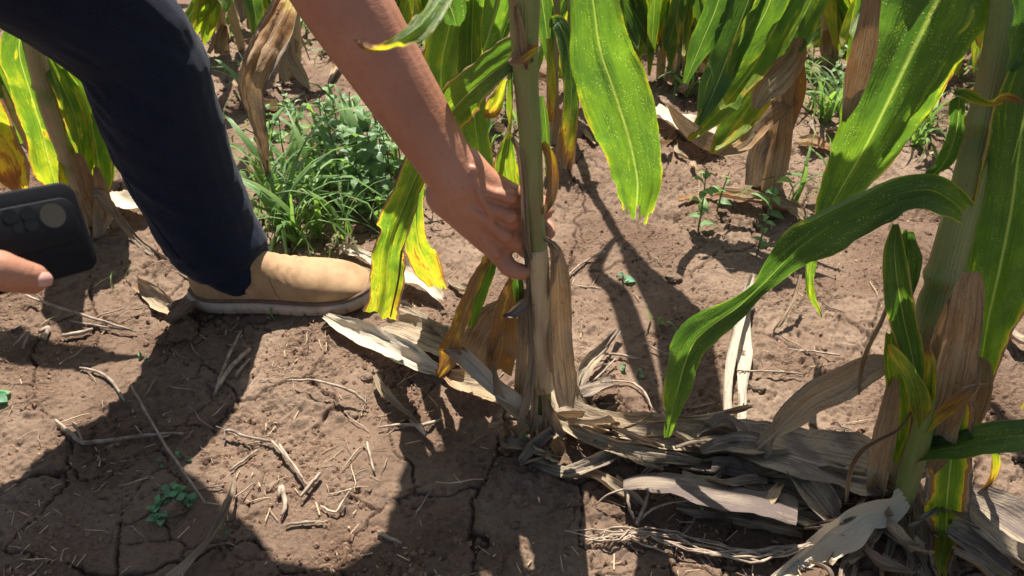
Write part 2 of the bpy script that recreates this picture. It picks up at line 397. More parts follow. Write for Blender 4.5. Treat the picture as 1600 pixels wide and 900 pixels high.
# ------------------------------------------------------------------ ground
def build_ground():
    def axis(a, b, step, far, grow=1.13):
        core = list(np.arange(a, b, step)); s = step; x = a; lo = []
        while x > -far: s *= grow; x -= s; lo.append(x)
        s = step; x = core[-1]; hi = []
        while x < far: s *= grow; x += s; hi.append(x)
        return np.array(lo[::-1] + core + hi)
    xs = axis(-1.15, 1.15, .0027, 70)
    ys = [.42]
    while ys[-1] < 3.2: ys.append(ys[-1] + .0022 * max(1, ys[-1] / .62))
    s = .012
    while ys[-1] < 90: s *= 1.13; ys.append(ys[-1] + s)
    lo = []; s = .003; y = .42
    while y > -60: s *= 1.15; y -= s; lo.append(y)
    ys = np.array(lo[::-1] + ys)
    X, Y = np.meshgrid(xs, ys)
    Z = base_h(X, Y)
    near = np.clip((3.4 - np.abs(X)) / 1.5, 0, 1) * np.clip((4.5 - Y) / 2, 0, 1) * np.clip((Y + 1) / 1, 0, 1)
    rough = np.clip(fbm(X * 5.3 + 4, Y * 5.3, 21, 4) * 6 + .40, 0, 1)
    rough = np.maximum(rough, .8 * np.exp(-((X + .0) ** 2 / .08 + (Y - 1.15) ** 2 / .02)))
    lump = np.maximum(0, fbm(X * 42, Y * 42, 31, 4, .6)) 
    Z = Z + near * (fbm(X * 30, Y * 30, 8, 4) * (.0008 + .010 * rough) + lump * .026 * rough ** 2 + fbm(X * 110, Y * 110, 9, 3) * (.0010 + .0085 * rough))
    # cracks: edges of warped Voronoi cells
    wx = X + fbm(X * 10, Y * 10, 41, 3, .5) * .085 + fbm(X * 70, Y * 70, 43, 2) * .008; wy = Y + fbm(X * 10 + 50, Y * 10, 42, 3, .5) * .085 + fbm(X * 70, Y * 70 + 9, 44, 2) * .008
    def cracks(cell, seed):
        gx, gy = np.floor(wx / cell), np.floor(wy / cell)
        d1 = np.full(X.shape, 9.); d2 = np.full(X.shape, 9.)
        for i in (-1, 0, 1):
            for j in (-1, 0, 1):
                qx = (gx + i + .1 + .8 * _hash(gx + i, gy + j, seed)) * cell; qy = (gy + j + .1 + .8 * _hash(gx + i, gy + j, seed + 7)) * cell
                d = np.hypot(wx - qx, wy - qy)
                m = d < d1
                d2 = np.where(m, d1, np.minimum(d2, d)); d1 = np.where(m, d, d1)
        return (d2 - d1)
    c1 = cracks(.165, 3); c2 = cracks(.075, 9)
    w1 = np.clip(vn(X * 6, Y * 6, 61) * 1.5 - .25, .0, 1) * .0055
    sel2 = np.clip((vn(X * 4.5, Y * 4.5, 62) - .46) * 5, 0, 1)
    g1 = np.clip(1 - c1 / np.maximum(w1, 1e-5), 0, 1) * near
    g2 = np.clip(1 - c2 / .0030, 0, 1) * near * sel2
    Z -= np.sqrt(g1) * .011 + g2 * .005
    pits = np.clip((vn(X * 150, Y * 150, 91) - .74) * 5, 0, 1) * np.clip(vn(X * 16, Y * 16, 92) * 2.2 - .7, 0, 1)
    Z -= near * pits * .0065
    # crust curls up a little beside the cracks
    Z += near * .0022 * np.exp(-(c1 / .016) ** 2) * (w1 > .0008)
    ny, nx = X.shape
    V = np.stack([X, Y, Z], -1).reshape(-1, 3)
    idx = np.arange(nx * ny).reshape(ny, nx)
    Q = np.stack([idx[:-1, :-1], idx[:-1, 1:], idx[1:, 1:], idx[1:, :-1]], -1).reshape(-1, 4)
    me = bpy.data.meshes.new('ground')
    me.vertices.add(len(V)); me.vertices.foreach_set('co', V.astype(np.float32).ravel())
    me.loops.add(Q.size); me.loops.foreach_set('vertex_index', Q.astype(np.int32).ravel())
    me.polygons.add(len(Q)); me.polygons.foreach_set('loop_start', np.arange(0, Q.size, 4, dtype=np.int32))
    me.polygons.foreach_set('use_smooth', np.ones(len(Q), bool))
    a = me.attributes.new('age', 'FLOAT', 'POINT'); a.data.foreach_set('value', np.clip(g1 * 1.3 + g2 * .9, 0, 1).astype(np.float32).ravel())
    me.update(calc_edges=True)
    o = bpy.data.objects.new('ground', me); me.materials.append(M['soil']); C.objects.link(o)
    tag(o, 'dry brown cracked soil of the maize field', None, None, 'structure')
build_ground()

# ------------------------------------------------------------------ leaf, stalk and twig builders
_ls = [0]
def ribbon(P, W, N, ages, fold=.18, curl=0.0, wave=.0, crinkle=.0, cross=8, tear=0.0, ragged=.07, seed=None, pleat=.0):
    """P centre line (n,3), W half widths, N normals; returns mesh"""
    _ls[0] += 1; sd_ = _ls[0] if seed is None else seed
    n = len(P)
    T = np.gradient(P, axis=0); T /= np.maximum(np.linalg.norm(T, axis=1, keepdims=True), 1e-9)
    A = np.cross(T, N); A /= np.maximum(np.linalg.norm(A, axis=1, keepdims=True), 1e-9)
    NN = np.cross(A, T)
    L = np.concatenate([[0], np.cumsum(np.linalg.norm(np.diff(P, axis=0), axis=1))])
    s = np.linspace(-1, 1, cross + 1)
    S, LL = np.meshgrid(s, L)
    W2 = W[:, None] * (1 + ragged * 2 * np.where(S > 0, fbm(LL * 60, LL * 0 + 3.3, sd_), fbm(LL * 60, LL * 0 + 9.7, sd_)))
    if curl:
        x = np.sin(curl * S) / curl * W2; z = (1 - np.cos(curl * S)) / curl * W2
    else:
        x = S * W2 * math.cos(fold); z = np.zeros_like(S)
    z = z + np.abs(S) * W2 * math.sin(fold) - .0
    z = z + (np.sin(LL * 48 + sd_ + (S > 0) * 1.7) + 4 * fbm(LL * 22 + (S > 0) * 7.7, LL * 0 + sd_, sd_, 3)) * wave * S * S
    z = z + fbm(S * 5, LL * 9, sd_ + 2, 2) * wave * 1.5
    if crinkle:
        z = z + fbm(S * 4.5 + sd_, LL * 16, sd_) * crinkle * 2.2 + fbm(S * 2 + sd_, LL * 45, sd_ + 5) * crinkle * .9
    if pleat: z = z + fbm(S * 3.2 + sd_ * 1.7, LL * 1.6, sd_ + 8, 2) * W2 * pleat
    V = P[:, None, :] + A[:, None, :] * x[..., None] + NN[:, None, :] * z[..., None]
    Fc = []
    m = cross + 1
    for i in range(n - 1):
        for j in range(cross):
            if tear:
                rem = (L[-1] - L[i + 1])
                lim = tear * (.5 + .5 * math.sin(j * 2.4 + sd_ * 1.3)) * (0.4 + (abs((j * 7 + sd_) % 5 - 2)) / 2)
                if rem < lim: continue
            a = i * m + j
            Fc.append((a, a + 1, a + m + 1, a + m))
    uv = np.stack([(S + 1) / 2, LL], -1).reshape(-1, 2)
    ag = np.repeat(ages[:, None], m, 1).reshape(-1)
    V = V.reshape(-1, 3)
    return V, Fc, uv, ag

def spec(txt):
    out = []
    for q in txt.split(';'):
        v = [float(a) for a in q.split(',')]
        out.append(v)
    return out
def leaf(txt, f=None, h=None, mat='leaf', age=(.2, .2), roll=0.0, parent=None, name='leaf', cup=1, n=None, label=None, cat=None, group=None, **kw):
    """txt: 'x,y,width' in photo pixels from root to tip; f: forward distances root->tip, or h: heights above soil."""
    pts = spec(txt); k = len(pts)
    if h is not None:
        hs = h if isinstance(h, (list, tuple)) else (h, h)
        hh = np.interp(np.linspace(0, 1, k), np.linspace(0, 1, len(hs)), hs)
        P = [Pg(p[0], p[1], float(q)) for p, q in zip(pts, hh)]
    else:
        fs = f if isinstance(f, (list, tuple)) else (f, f)
        ff = np.interp(np.linspace(0, 1, k), np.linspace(0, 1, len(fs)), fs)
        P = [Pc(p[0], p[1], float(q)) for p, q in zip(pts, ff)]
    ag = np.interp(np.linspace(0, 1, k), np.linspace(0, 1, len(age)), age)
    rl = roll if isinstance(roll, (list, tuple)) else (roll, roll)
    rr = np.interp(np.linspace(0, 1, k), np.linspace(0, 1, len(rl)), rl)
    data = np.array([[*P[i], pts[i][2], ag[i], rr[i]] for i in range(k)])
    length = sum((P[i + 1] - P[i]).length for i in range(k - 1))
    n = n or max(4, min(24, int(length / .007 / (k - 1)) + 1))
    D = catmull(data, n)
    Pn = D[:, :3]; T = np.gradient(Pn, axis=0); T /= np.maximum(np.linalg.norm(T, axis=1, keepdims=True), 1e-9)
    N = np.zeros_like(Pn); W = np.zeros(len(D))
    for i in range(len(D)):
        t = Vector(T[i]); p = Vector(Pn[i])
        vdir = (Vector((0, 0, HC)) - p).normalized()
        base = Vector((0, 0, 1)) if h is not None else vdir
        nn = base - t * base.dot(t)
        if nn.length < .15: nn = vdir - t * vdir.dot(t)
        nn.normalize(); nn.rotate(Matrix.Rotation(R(D[i, 5]), 3, t))
        a = t.cross(nn)
        x0, y0, _ = proj(p); x1, y1, _ = proj(p + a * .001); x2, y2, _ = proj(p + t * .001)
        tl = math.hypot(x2 - x0, y2 - y0)
        if tl > 1e-4: ppm = abs((x1 - x0) * (y2 - y0) - (y1 - y0) * (x2 - x0)) / tl * 1000
        else: ppm = math.hypot(x1 - x0, y1 - y0) * 1000
        full = F / proj(p)[2]
        ppm = max(ppm, .3 * full)
        W[i] = max(.0004, D[i, 3] / 2 / ppm); N[i] = nn
    kw.setdefault('wave', .004)
    if mat in ('leaf', 'stripe'): kw.setdefault('pleat', .75); kw['cross'] = max(kw.get('cross', 12), 12) if length > .12 else kw.get('cross', 8)
    V, Fc, uv, aa = ribbon(Pn, W, N, np.clip(D[:, 4], 0, 1), **kw)
    if h is not None:
        g = base_h(V[:, 0], V[:, 1]) + .0025; V[:, 2] = np.maximum(V[:, 2], g)
    if parent is None:
        o0 = Vector(Pn[0]); V = V - np.array(o0)
    me = mesh_from(name, V, Fc, uv, aa)
    o = link(name, me, M[mat], parent)
    if parent is None: o.location = o0
    if label or cat: tag(o, label, cat, group)
    return o

def tube(P, Rd, seg=10, cap=True, ages=None, flat=1.0, nudge=None):
    P = np.asarray(P, float); n = len(P)
    T = np.gradient(P, axis=0); T /= np.maximum(np.linalg.norm(T, axis=1, keepdims=True), 1e-9)
    up = np.array([0, -1, 0.]) if abs(T[0][1]) < .9 else np.array([1., 0, 0])
    V = []; UV = []; AG = []; L = 0
    for i in range(n):
        if i: L += np.linalg.norm(P[i] - P[i - 1])
        a = np.cross(T[i], up); a /= np.linalg.norm(a); b_ = np.cross(a, T[i]); up = b_
        for j in range(seg + 1):
            th = 2 * math.pi * j / seg
            r = Rd[i]
            V.append(P[i] + (a * math.cos(th) + b_ * math.sin(th) * flat) * r); UV.append((j / seg, L)); AG.append(ages[i] if ages is not None else 0)
    Fc = []; m = seg + 1
    for i in range(n - 1):
        for j in range(seg):
            q = i * m + j; Fc.append((q, q + 1, q + m + 1, q + m))
    if cap:
        for i, fl in ((0, True), (n - 1, False)):
            V.append(P[i]); UV.append((.5, 0)); AG.append(ages[i] if ages is not None else 0); c = len(V) - 1
            for j in range(seg):
                q = i * m + j; Fc.append((c, q + 1, q) if fl else (c, q, q + 1))
    return V, Fc, UV, AG
def stalk(txt, f, nodes=(), age=(.3, .6), parent=None, name='stalk', seg=16, label=None):
    pts = spec(txt); k = len(pts)
    fs = f if isinstance(f, (list, tuple)) else (f, f)
    ff = np.interp(np.linspace(0, 1, k), np.linspace(0, 1, len(fs)), fs)
    P = [Pf(p[0], p[1], float(q)) for p, q in zip(pts, ff)]
    ag = np.interp(np.linspace(0, 1, k), np.linspace(0, 1, len(age)), age)
    Wd = [pts[i][2] / 2 / F * proj(P[i])[2] for i in range(k)]
    D = catmull(np.array([[*P[i], Wd[i], ag[i]] for i in range(k)]), 14)
    r = D[:, 3].copy(); a = D[:, 4].copy(); nrm = np.linspace(0, 1, len(D))
    for q in nodes:
        r *= 1 + .16 * np.exp(-((nrm - q) / .010) ** 2) - .10 * np.exp(-((nrm - q - .022) / .012) ** 2)
        a -= .25 * np.exp(-((nrm - q - .03) / .03) ** 2)
    V, Fc, uv, aa = tube(D[:, :3], r, seg, True, np.clip(a, 0, 1))
    o = link(name, mesh_from(name, V, Fc, uv, aa), M['stalk'], parent)
    if label: o['label'] = label
    return o
def stalk3(P, Rd, age=(.3, .6), parent=None, name='stalk', seg=10, nodes=()):
    k = len(P); ag = np.interp(np.linspace(0, 1, k), np.linspace(0, 1, len(age)), age)
    D = catmull(np.array([[*P[i], Rd[i], ag[i]] for i in range(k)]), 10)
    r = D[:, 3].copy(); nrm = np.linspace(0, 1, len(D))
    for q in nodes: r *= 1 + .16 * np.exp(-((nrm - q) / .012) ** 2)
    V, Fc, uv, aa = tube(D[:, :3], r, seg, True, np.clip(D[:, 4], 0, 1))
    return link(name, mesh_from(name, V, Fc, uv, aa), M['stalk'], parent)
def leaf3(P, W, N, age=(.2, .3), mat='leafclean', parent=None, name='leaf', **kw):
    """world-space leaf"""
    k = len(P); ag = np.interp(np.linspace(0, 1, k), np.linspace(0, 1, len(age)), age)
    D = catmull(np.array([[*P[i], W[i], ag[i]] for i in range(k)]), 8)
    Nn = np.repeat(np.array([N], float), len(D), 0)
    T = np.gradient(D[:, :3], axis=0); T /= np.maximum(np.linalg.norm(T, axis=1, keepdims=True), 1e-9)
    Nn = Nn - T * (Nn * T).sum(1, keepdims=True)
    kw.setdefault('cross', 6); kw.setdefault('wave', .003)
    V, Fc, uv, aa = ribbon(D[:, :3], np.maximum(D[:, 3], .0004), Nn, np.clip(D[:, 4], 0, 1), **kw)
    V[:, 2] = np.maximum(V[:, 2], base_h(V[:, 0], V[:, 1]) + .002)
    return link(name, mesh_from(name, V, Fc, uv, aa), M[mat], parent)
def twig(txt, h=(.006,), label=None, group=None, mat='twig', name='twig', cat='twig', kinks=.0015):
    pts = spec(txt); k = len(pts)
    hh = np.interp(np.linspace(0, 1, k), np.linspace(0, 1, len(h)), h)
    P = [Pg(p[0], p[1], float(q)) for p, q in zip(pts, hh)]
    Wd = [pts[i][2] / 2 / F * proj(P[i])[2] for i in range(k)]
    D = catmull(np.array([[*P[i], Wd[i] * .8] for i in range(k)]), 4)
    _ls[0] += 1; s = _ls[0]
    q = np.arange(len(D)) * 1.1
    Pn = D[:, :3] + np.stack([fbm(q, q * 0 + 1, s), fbm(q, q * 0 + 5, s), fbm(q, q * 0 + 9, s)], 1) * kinks * 2
    r = D[:, 3] * (1 + .35 * fbm(q * 2, q * 0 + 2, s + 3))
    V, Fc, uv, aa = tube(Pn, r, 7, True); V = np.array(V)
    o0 = P[0].copy(); V = V - np.array(o0)
    o = link(name, mesh_from(name, V, Fc, uv, aa), M[mat]); o.location = o0
    return tag(o, label, cat, group)

exec_parts = []

M['margin'] = mat_leaf('maize_leaf_wide_dead_margins', edge=1.1, speck=.4, epow=2.6)
M['stripe'] = mat_leaf('maize_leaf_dry_margins', edge=.95, speck=.6)

# ------------------------------------------------------------------ held maize plant in the middle
b0 = Pg(850, 690)
pl = empty('maize_plant', b0, 'maize plant gripped by the bending person, tan sheath around its stalk', 'maize plant')
stalk("819,-420,44;819,-160,42;819,0,42;821,100,36;829,220,32;833,330,28;841,430,26;844,520,26;848,600,25;850,640,24;851,705,22", .713, nodes=(.56, .93), age=(.25, .05), parent=pl)
stalk("839,385,33;841,430,36;842,480,36;844,520,36;846,560,36;847,604,38", .7125, age=(.86, .80), parent=pl, name='leaf_sheath', label='tan dry lower leaf sheath')
stalk("819,-400,50;819,-160,52;819,0,50;820,80,42;823,140,38;829,220,36;834,330,32;840,388,30", .7125, age=(.27, .40), parent=pl, name='leaf_sheath', label='green upper leaf sheath')
f0 = .713
leaf("806,10,8;812,45,17;816,80,18;824,110,5", (.695, .695), age=(.85, .8), parent=pl, name='dry_strip', fold=.0, curl=.8, crinkle=.001, mat='dry')
leaf("800,215,6;812,240,11;819,300,12;822,370,12;829,405,6", (.697, .695), age=(.86, .9), parent=pl, name='dry_strip', crinkle=.001, mat='dry')
leaf("822,390,8;826,450,8;829,520,9;830,570,12;824,620,16;812,662,10", (.696, .69), age=(.95, .9), parent=pl, name='dry_strip', crinkle=.001, mat='dry')
leaf("840,74,16;822,84,26;806,92,22;795,98,6", (.69, .70), age=(.5, .85), parent=pl, name='leaf_collar', roll=30, crinkle=.002)
leaf("830,76,26;800,92,42;762,120,58;722,156,66;690,196,60;664,246,48;640,300,46;620,352,48;608,400,50;605,450,56;597,496,58", (.705, .74, .80, .87, .90, .915), age=(.16, .20, .24, .30, .34, .36, .36, .36, .38, .48), roll=(50, 20, 25, 15), parent=pl, mat='stripe', fold=.3, wave=.005, ragged=.13, tear=.006, label='long yellow-green leaf hanging behind the arm')
leaf("656,262,10;648,310,12;640,350,9;628,392,5;622,440,4;610,495,3", (.885, .895), age=(.88, .7), parent=pl, name='midrib', fold=0, curl=1.2, mat='dry')
leaf("664,250,14;650,310,24;648,350,34;655,390,44;670,420,42;686,452,26", (.93, 1.01), age=(.33, .52), roll=(10, 35), parent=pl, fold=.25, wave=.004, tear=.01)
leaf("722,-60,60;712,0,64;700,50,62;690,100,58;690,150,56;700,190,30", (.90, 1.02), age=(.38, .32), roll=(-20, 20), parent=pl, fold=.25, wave=.005)
leaf("742,-60,40;738,20,34;736,90,40;738,150,44;744,210,44;752,262,40;762,296,16", (.86, .98), age=(.25, .32), roll=(15, 25), parent=pl, fold=.2, wave=.003)
leaf("800,-60,70;784,0,78;768,50,66;752,92,36;742,120,8", (.90, 1.02), age=(.22, .26), roll=(35, 20), parent=pl, fold=.15)
leaf("690,-40,40;700,0,46;708,24,30;712,40,6", (.80, .84), age=(.1, .12), roll=(-45, -30), parent=pl)
leaf("796,100,12;800,140,14;799,190,14;792,216,8", (.715, .715), age=(.3, .5), parent=pl, roll=40)
leaf("790,125,10;782,150,26;770,170,28;758,184,10", (.75, .78), age=(.45, .62), parent=pl, roll=20)
leaf("797,206,8;793,228,26;790,260,42;797,300,52;800,345,50", (.722, .735), age=(.26, .45), parent=pl, fold=.5, name='folded_leaf', crinkle=.003, mat='stripe')
leaf("848,222,12;860,246,20;864,280,22;860,312,18;850,334,6", (.715, .71), age=(.62, .72), parent=pl, name='dry_husk', curl=1.0, mat='dry')
leaf("846,150,8;852,190,12;856,240,14;853,272,6", (.73, .74), age=(.15, .3), parent=pl, roll=30)
leaf("858,378,12;866,390,22;871,430,36;873,480,42;876,540,44;883,596,42;886,634,26", (.722, .70), age=(.76, .88), parent=pl, name='dry_husk', curl=.9, crinkle=.0022, mat='dry', roll=(-20, 10), label='broad tan husk hanging right of the stalk')
leaf("850,372,10;862,380,12;872,392,10;868,410,6", (.70, .695), age=(.9, .9), parent=pl, name='dry_strip', curl=1.2, mat='dry')
leaf("770,398,8;752,426,16;735,468,22;718,515,30;704,552,36;685,588,10", (.72, .75, .83), age=(.56, .60, .66), roll=(45, 10), parent=pl, name='leaf', mat='dry', fold=.35, label='narrow amber leaf bent down to the soil')
leaf("772,402,12;758,436,20;744,478,20;736,512,10", (.73, .78), age=(.22, .35), roll=-20, parent=pl)
leaf("806,436,22;795,470,36;788,505,44;784,545,52;778,578,40", (.735, .78), age=(.60, .70), roll=(15, -15), parent=pl, mat='dry', fold=.35, crinkle=.004)
leaf("800,470,20;775,500,50;758,530,64;745,560,60;735,580,30", (.76, .83), age=(.70, .9), roll=(30, 10), parent=pl, mat='dry', crinkle=.006, fold=.2)
leaf("806,425,10;810,450,18;812,475,10", (.72, .72), age=(.1, .2), parent=pl)
leaf("816,452,14;817,500,20;816,560,22;814,610,22;815,650,14", (.725, .72), age=(.9, .85), parent=pl, mat='dry', name='dry_husk', curl=.7, crinkle=.002)
leaf("828,470,18;815,480,22;800,490,14;786,494,5", (.70, .69), age=(.95, .95), parent=pl, mat='dry', name='dry_strip', crinkle=.003)
leaf("828,646,10;806,622,24;776,604,28;748,578,32;722,556,30;700,542,26", (.70, .72, .80), age=(.90, .93), roll=(-30, 10), parent=pl, mat='pale', name='dry_husk', curl=.9, crinkle=.003, label='grey curled husk reaching left above the soil')
leaf("830,668,10;800,640,16;780,620,14;776,596,12;770,570,6", (.69, .72), age=(.8, .9), parent=pl, mat='dry', name='dry_husk', curl=.7)
leaf("835,640,14;822,662,20;806,676,30;790,684,34;784,672,12", (.70, .69), age=(.72, .8), parent=pl, mat='dry', name='dry_husk', curl=1.1, crinkle=.003)
leaf("846,648,22;842,675,30;838,700,20;826,712,6", (.695, .68), age=(.85, .8), parent=pl, mat='dry', name='dry_husk', curl=1.0, crinkle=.003)
leaf("850,690,10;862,672,16;848,684,24;830,703,24;812,722,14", (.69, .66), age=(.93, .97), roll=(-20, 20), parent=pl, mat='dry', name='dry_husk', curl=1.2, crinkle=.002)
leaf("862,690,18;872,700,26;866,716,20;850,722,8", (.68, .665), age=(.7, .75), parent=pl, mat='dry', name='dry_husk', curl=.9)
for tx, fa in (("852,620,8;862,645,14;872,668,16;884,684,7", (.705, .69)), ("846,606,8;852,630,12;854,662,13;850,690,8", (.697, .69)), ("840,590,8;836,625,12;834,660,14;832,690,8", (.699, .69))):
    leaf(tx, fa, age=(.82, .93), parent=pl, mat='dry', name='dry_husk', curl=1.0, crinkle=.004, ragged=.2, tear=.006)
# blade hanging free to the right, and the thin blade across the arm
leaf("822,-330,20;850,-260,44;885,-160,60;915,-60,72;927,10,84;938,80,104;962,150,112;984,220,98;996,280,76;995,318,58;992,346,46", (.713, .72, .73, .75, .77, .79), age=(.2, .2, .22, .24, .25, .26, .28, .30, .36), roll=(-20, -10, 8, 22), parent=pl, fold=.28, wave=.004, tear=.022, label='broad green blade hanging free with a torn tip')
leaf("812,-380,14;770,-200,30;725,-60,38;690,0,34;660,38,28;628,62,20;596,77,12;572,76,7;560,64,4", (.713, .60, .52, .47, .45), age=(.3, .36, .34, .36, .4, .45, .95), roll=(20, 50), parent=pl, fold=.2, cross=6, label='thin green blade with a dead tip in front of the arm')

# ------------------------------------------------------------------ maize plant on the right
b1 = Pg(1398, 790)
pr = empty('maize_plant', b1, 'large maize plant at the right edge with striped and dead lower leaves', 'maize plant')
stalk("1600,-240,50;1590,-120,52;1576,0,50;1554,120,50;1530,230,52;1503,330,52;1476,430,54;1452,520,56;1428,640,46;1407,740,38;1398,800,34", (.76, .61), nodes=(.36, .60), age=(.20, .26, .34, .5, .7), parent=pr)
leaf("1490,143,6;1512,146,16;1545,160,14;1572,152,20;1597,160,6", (.655, .655), age=(.3, .72), parent=pr, roll=(20, 30), name='leaf_collar', crinkle=.002)
leaf("1506,330,40;1484,312,50;1450,298,56;1400,306,66;1350,328,74;1295,356,76;1245,390,70;1210,425,46;1186,450,24;1150,482,38;1112,508,50;1084,534,54;1068,570,52;1058,610,42;1048,650,24;1042,684,5", (.65, .64, .65, .67, .69, .70, .705), age=(.32, .12, .10, .12, .10, .12, .14, .2, .26, .3), roll=(10, -30, -40, -20, 15, 25, 30), parent=pr, fold=.22, wave=.004, label='arching dark green leaf with pale specks reaching left')
leaf("1555,-150,110;1505,-80,170;1462,0,178;1424,80,158;1387,160,132;1352,230,100;1314,295,66;1290,340,36;1276,380,20;1266,425,15;1268,460,12;1284,496,4", (.80, .78, .79, .82, .88, .93), age=(.18, .2, .18, .22, .24, .24, .3, .34, .42), roll=(20, 10, -10, 5), parent=pr, fold=.30, wave=.006, cross=12, label='widest green blade, hanging down to the left')
leaf("1375,-60,26;1362,0,30;1350,60,40;1340,110,36;1330,160,26;1318,190,8", (.775, .80), age=(.72, .82), parent=pr, mat='dry', crinkle=.002, roll=-15)
leaf("1500,-20,50;1505,30,44;1480,90,36;1458,150,22;1442,190,6", (.9, .95), age=(.3, .34), parent=pr, roll=20)
leaf("1630,60,60;1606,150,110;1592,240,118;1580,330,132;1562,420,128;1544,500,90;1530,580,56;1515,640,44;1508,672,14", (.68, .665, .655), age=(.16, .2, .18, .22, .3, .55, .8), parent=pr, roll=(-15, 15), fold=.25, wave=.004, cross=12, mat='stripe', label='dark green blade at the right edge browning towards its tip')
leaf("1596,-40,40;1602,0,44;1604,50,46;1596,90,24;1580,112,6", (.66, .65), age=(.05, .12), parent=pr, roll=-30)
leaf("1500,150,20;1496,200,30;1484,240,30;1470,264,12", (.72, .74), age=(.1, .2), parent=pr, roll=20)
leaf("1470,262,16;1450,280,24;1430,292,12", (.72, .74), age=(.1, .2), parent=pr, roll=20)
leaf("1402,350,16;1398,390,36;1402,440,46;1412,500,46;1424,550,42;1432,600,30;1430,640,12", (.64, .60), age=(.2, .18), parent=pr, roll=(20, -10), mat='stripe', fold=.35, label='narrow upright leaf with a pale midrib')
leaf("1420,360,14;1424,420,26;1424,470,18;1420,500,8", (.66, .65), age=(.1, .14), parent=pr, roll=40)
leaf("1392,520,20;1394,570,34;1404,630,42;1400,690,34;1396,720,16", (.625, .605), age=(.3, .35), parent=pr, mat='stripe', roll=-10)
leaf("1518,424,30;1513,450,52;1505,520,60;1492,590,64;1476,650,62;1462,700,56;1452,730,30", (.60, .585), age=(.76, .82), parent=pr, mat='dry', curl=.5, roll=(-10, 15), crinkle=.001, label='broad brown dead blade folded over the stalk')
leaf("1500,450,10;1478,490,18;1462,540,20;1448,590,14", (.625, .61), age=(.8, .8), parent=pr, mat='dry', curl=.9)
leaf("1536,560,40;1530,600,48;1520,640,44;1512,672,20", (.65, .63), age=(.8, .75), parent=pr, mat='dry', roll=20, crinkle=.003)
leaf("1500,560,30;1496,640,52;1486,720,72;1480,780,74;1478,830,64;1470,880,40;1478,915,12", (.60, .57, .55), age=(.30, .26, .28, .36, .55), parent=pr, mat='margin', roll=(10, -10), fold=.2, crinkle=.0015, tear=.01, label='hanging blade, green down the middle and dead along both sides')
leaf("1412,716,18;1440,706,36;1490,700,44;1545,688,48;1600,680,48;1660,676,40", (.60, .56, .54), age=(.12, .14), parent=pr, roll=(-50, -45), fold=.3, wave=.003, label='low green blade reaching out of the frame on the right')
leaf("1414,776,34;1390,792,46;1350,802,44;1318,826,56;1290,846,52;1255,872,36;1215,905,26;1180,930,12", (.575, .54, .53), age=(.84, .86, .84, .9), parent=pr, mat='pale', roll=(-40, -15), curl=.5, crinkle=.003, label='pale dead leaf curling forward at the foot of the plant')
leaf("1330,835,16;1290,840,18;1250,856,16;1215,866,14;1170,862,8", (.56, .565), age=(.9, .92), parent=pr, mat='dry', curl=1.0, crinkle=.003)
leaf("1392,566,20;1360,575,44;1315,600,54;1270,622,50;1238,650,44;1212,676,26;1180,706,36;1145,728,36;1105,738,14", (.66, .665, .67), age=(.82, .86, .85, .93, .95), parent=pr, mat='dry', roll=(10, -10, 40, 0), fold=.15, crinkle=.002, label='brown dead leaf slanting down to the litter heap')
leaf("1400,440,6;1378,500,8;1356,545,8;1346,580,7;1342,618,5", (.63, .64), age=(.85, .85), parent=pr, mat='dry', name='dry_strand', curl=.8)
leaf("1432,628,4;1408,668,6;1372,688,7;1345,706,9;1328,740,9;1322,785,6", (.58, .57), age=(.72, .8), parent=pr, mat='dry', name='dry_strand', curl=1.0)
leaf("1398,590,20;1388,650,38;1376,710,42;1368,770,30", (.615, .60), age=(.82, .78), parent=pr, mat='dry', name='dry_husk', curl=.8, crinkle=.002)
stalk("1458,600,12;1448,640,24;1436,690,34;1422,740,34;1410,790,26", (.58, .585), age=(.22, .3), parent=pr, name='side_shoot', label='yellow-green side shoot')
leaf("1438,668,12;1434,630,30;1424,596,34;1408,566,26;1388,538,8", (.575, .57), age=(.42, .36, .5), parent=pr, fold=.5, roll=20)
leaf("1446,650,12;1452,610,22;1454,570,20;1450,545,10;1458,512,4", (.575, .58), age=(.38, .45, .9), parent=pr, fold=.4)
leaf("1440,676,14;1466,652,24;1496,628,26;1520,606,20;1530,594,8", (.575, .56), age=(.45, .6, .85), parent=pr, fold=.5, name='dry_husk')
leaf("1504,610,5;1520,604,8;1540,602,6", (.56, .56), age=(.9, .9), parent=pr, name='dry_strand', mat='dry')
for i, (tx, ww, f1) in enumerate([("1412,770,20;1400,830,22;1385,880,16;1370,930,10", 0, .53), ("1420,790,14;1424,850,14;1418,920,12", 0, .52), ("1400,800,20;1350,850,14;1330,910,10", 0, .53),
        ("1405,800,16;1420,850,26;1450,905,20", 0, .51), ("1390,790,16;1345,830,18;1320,880,14;1312,920,10", 0, .54), ("1430,770,14;1440,830,20;1446,900,14", 0, .53)]):
    leaf(tx, (.595, f1), age=(.8, .95), parent=pr, mat='dry', name='dry_husk', curl=.9, crinkle=.003)
leaf("1640,600,6;1615,620,16;1600,640,14", (.62, .6), age=(.3, .5), parent=pr)
leaf("1556,705,14;1556,730,16;1548,752,10;1530,770,5;1508,790,4", (.60, .60), age=(.4, .8), parent=pr, name='dry_strand', curl=.6)

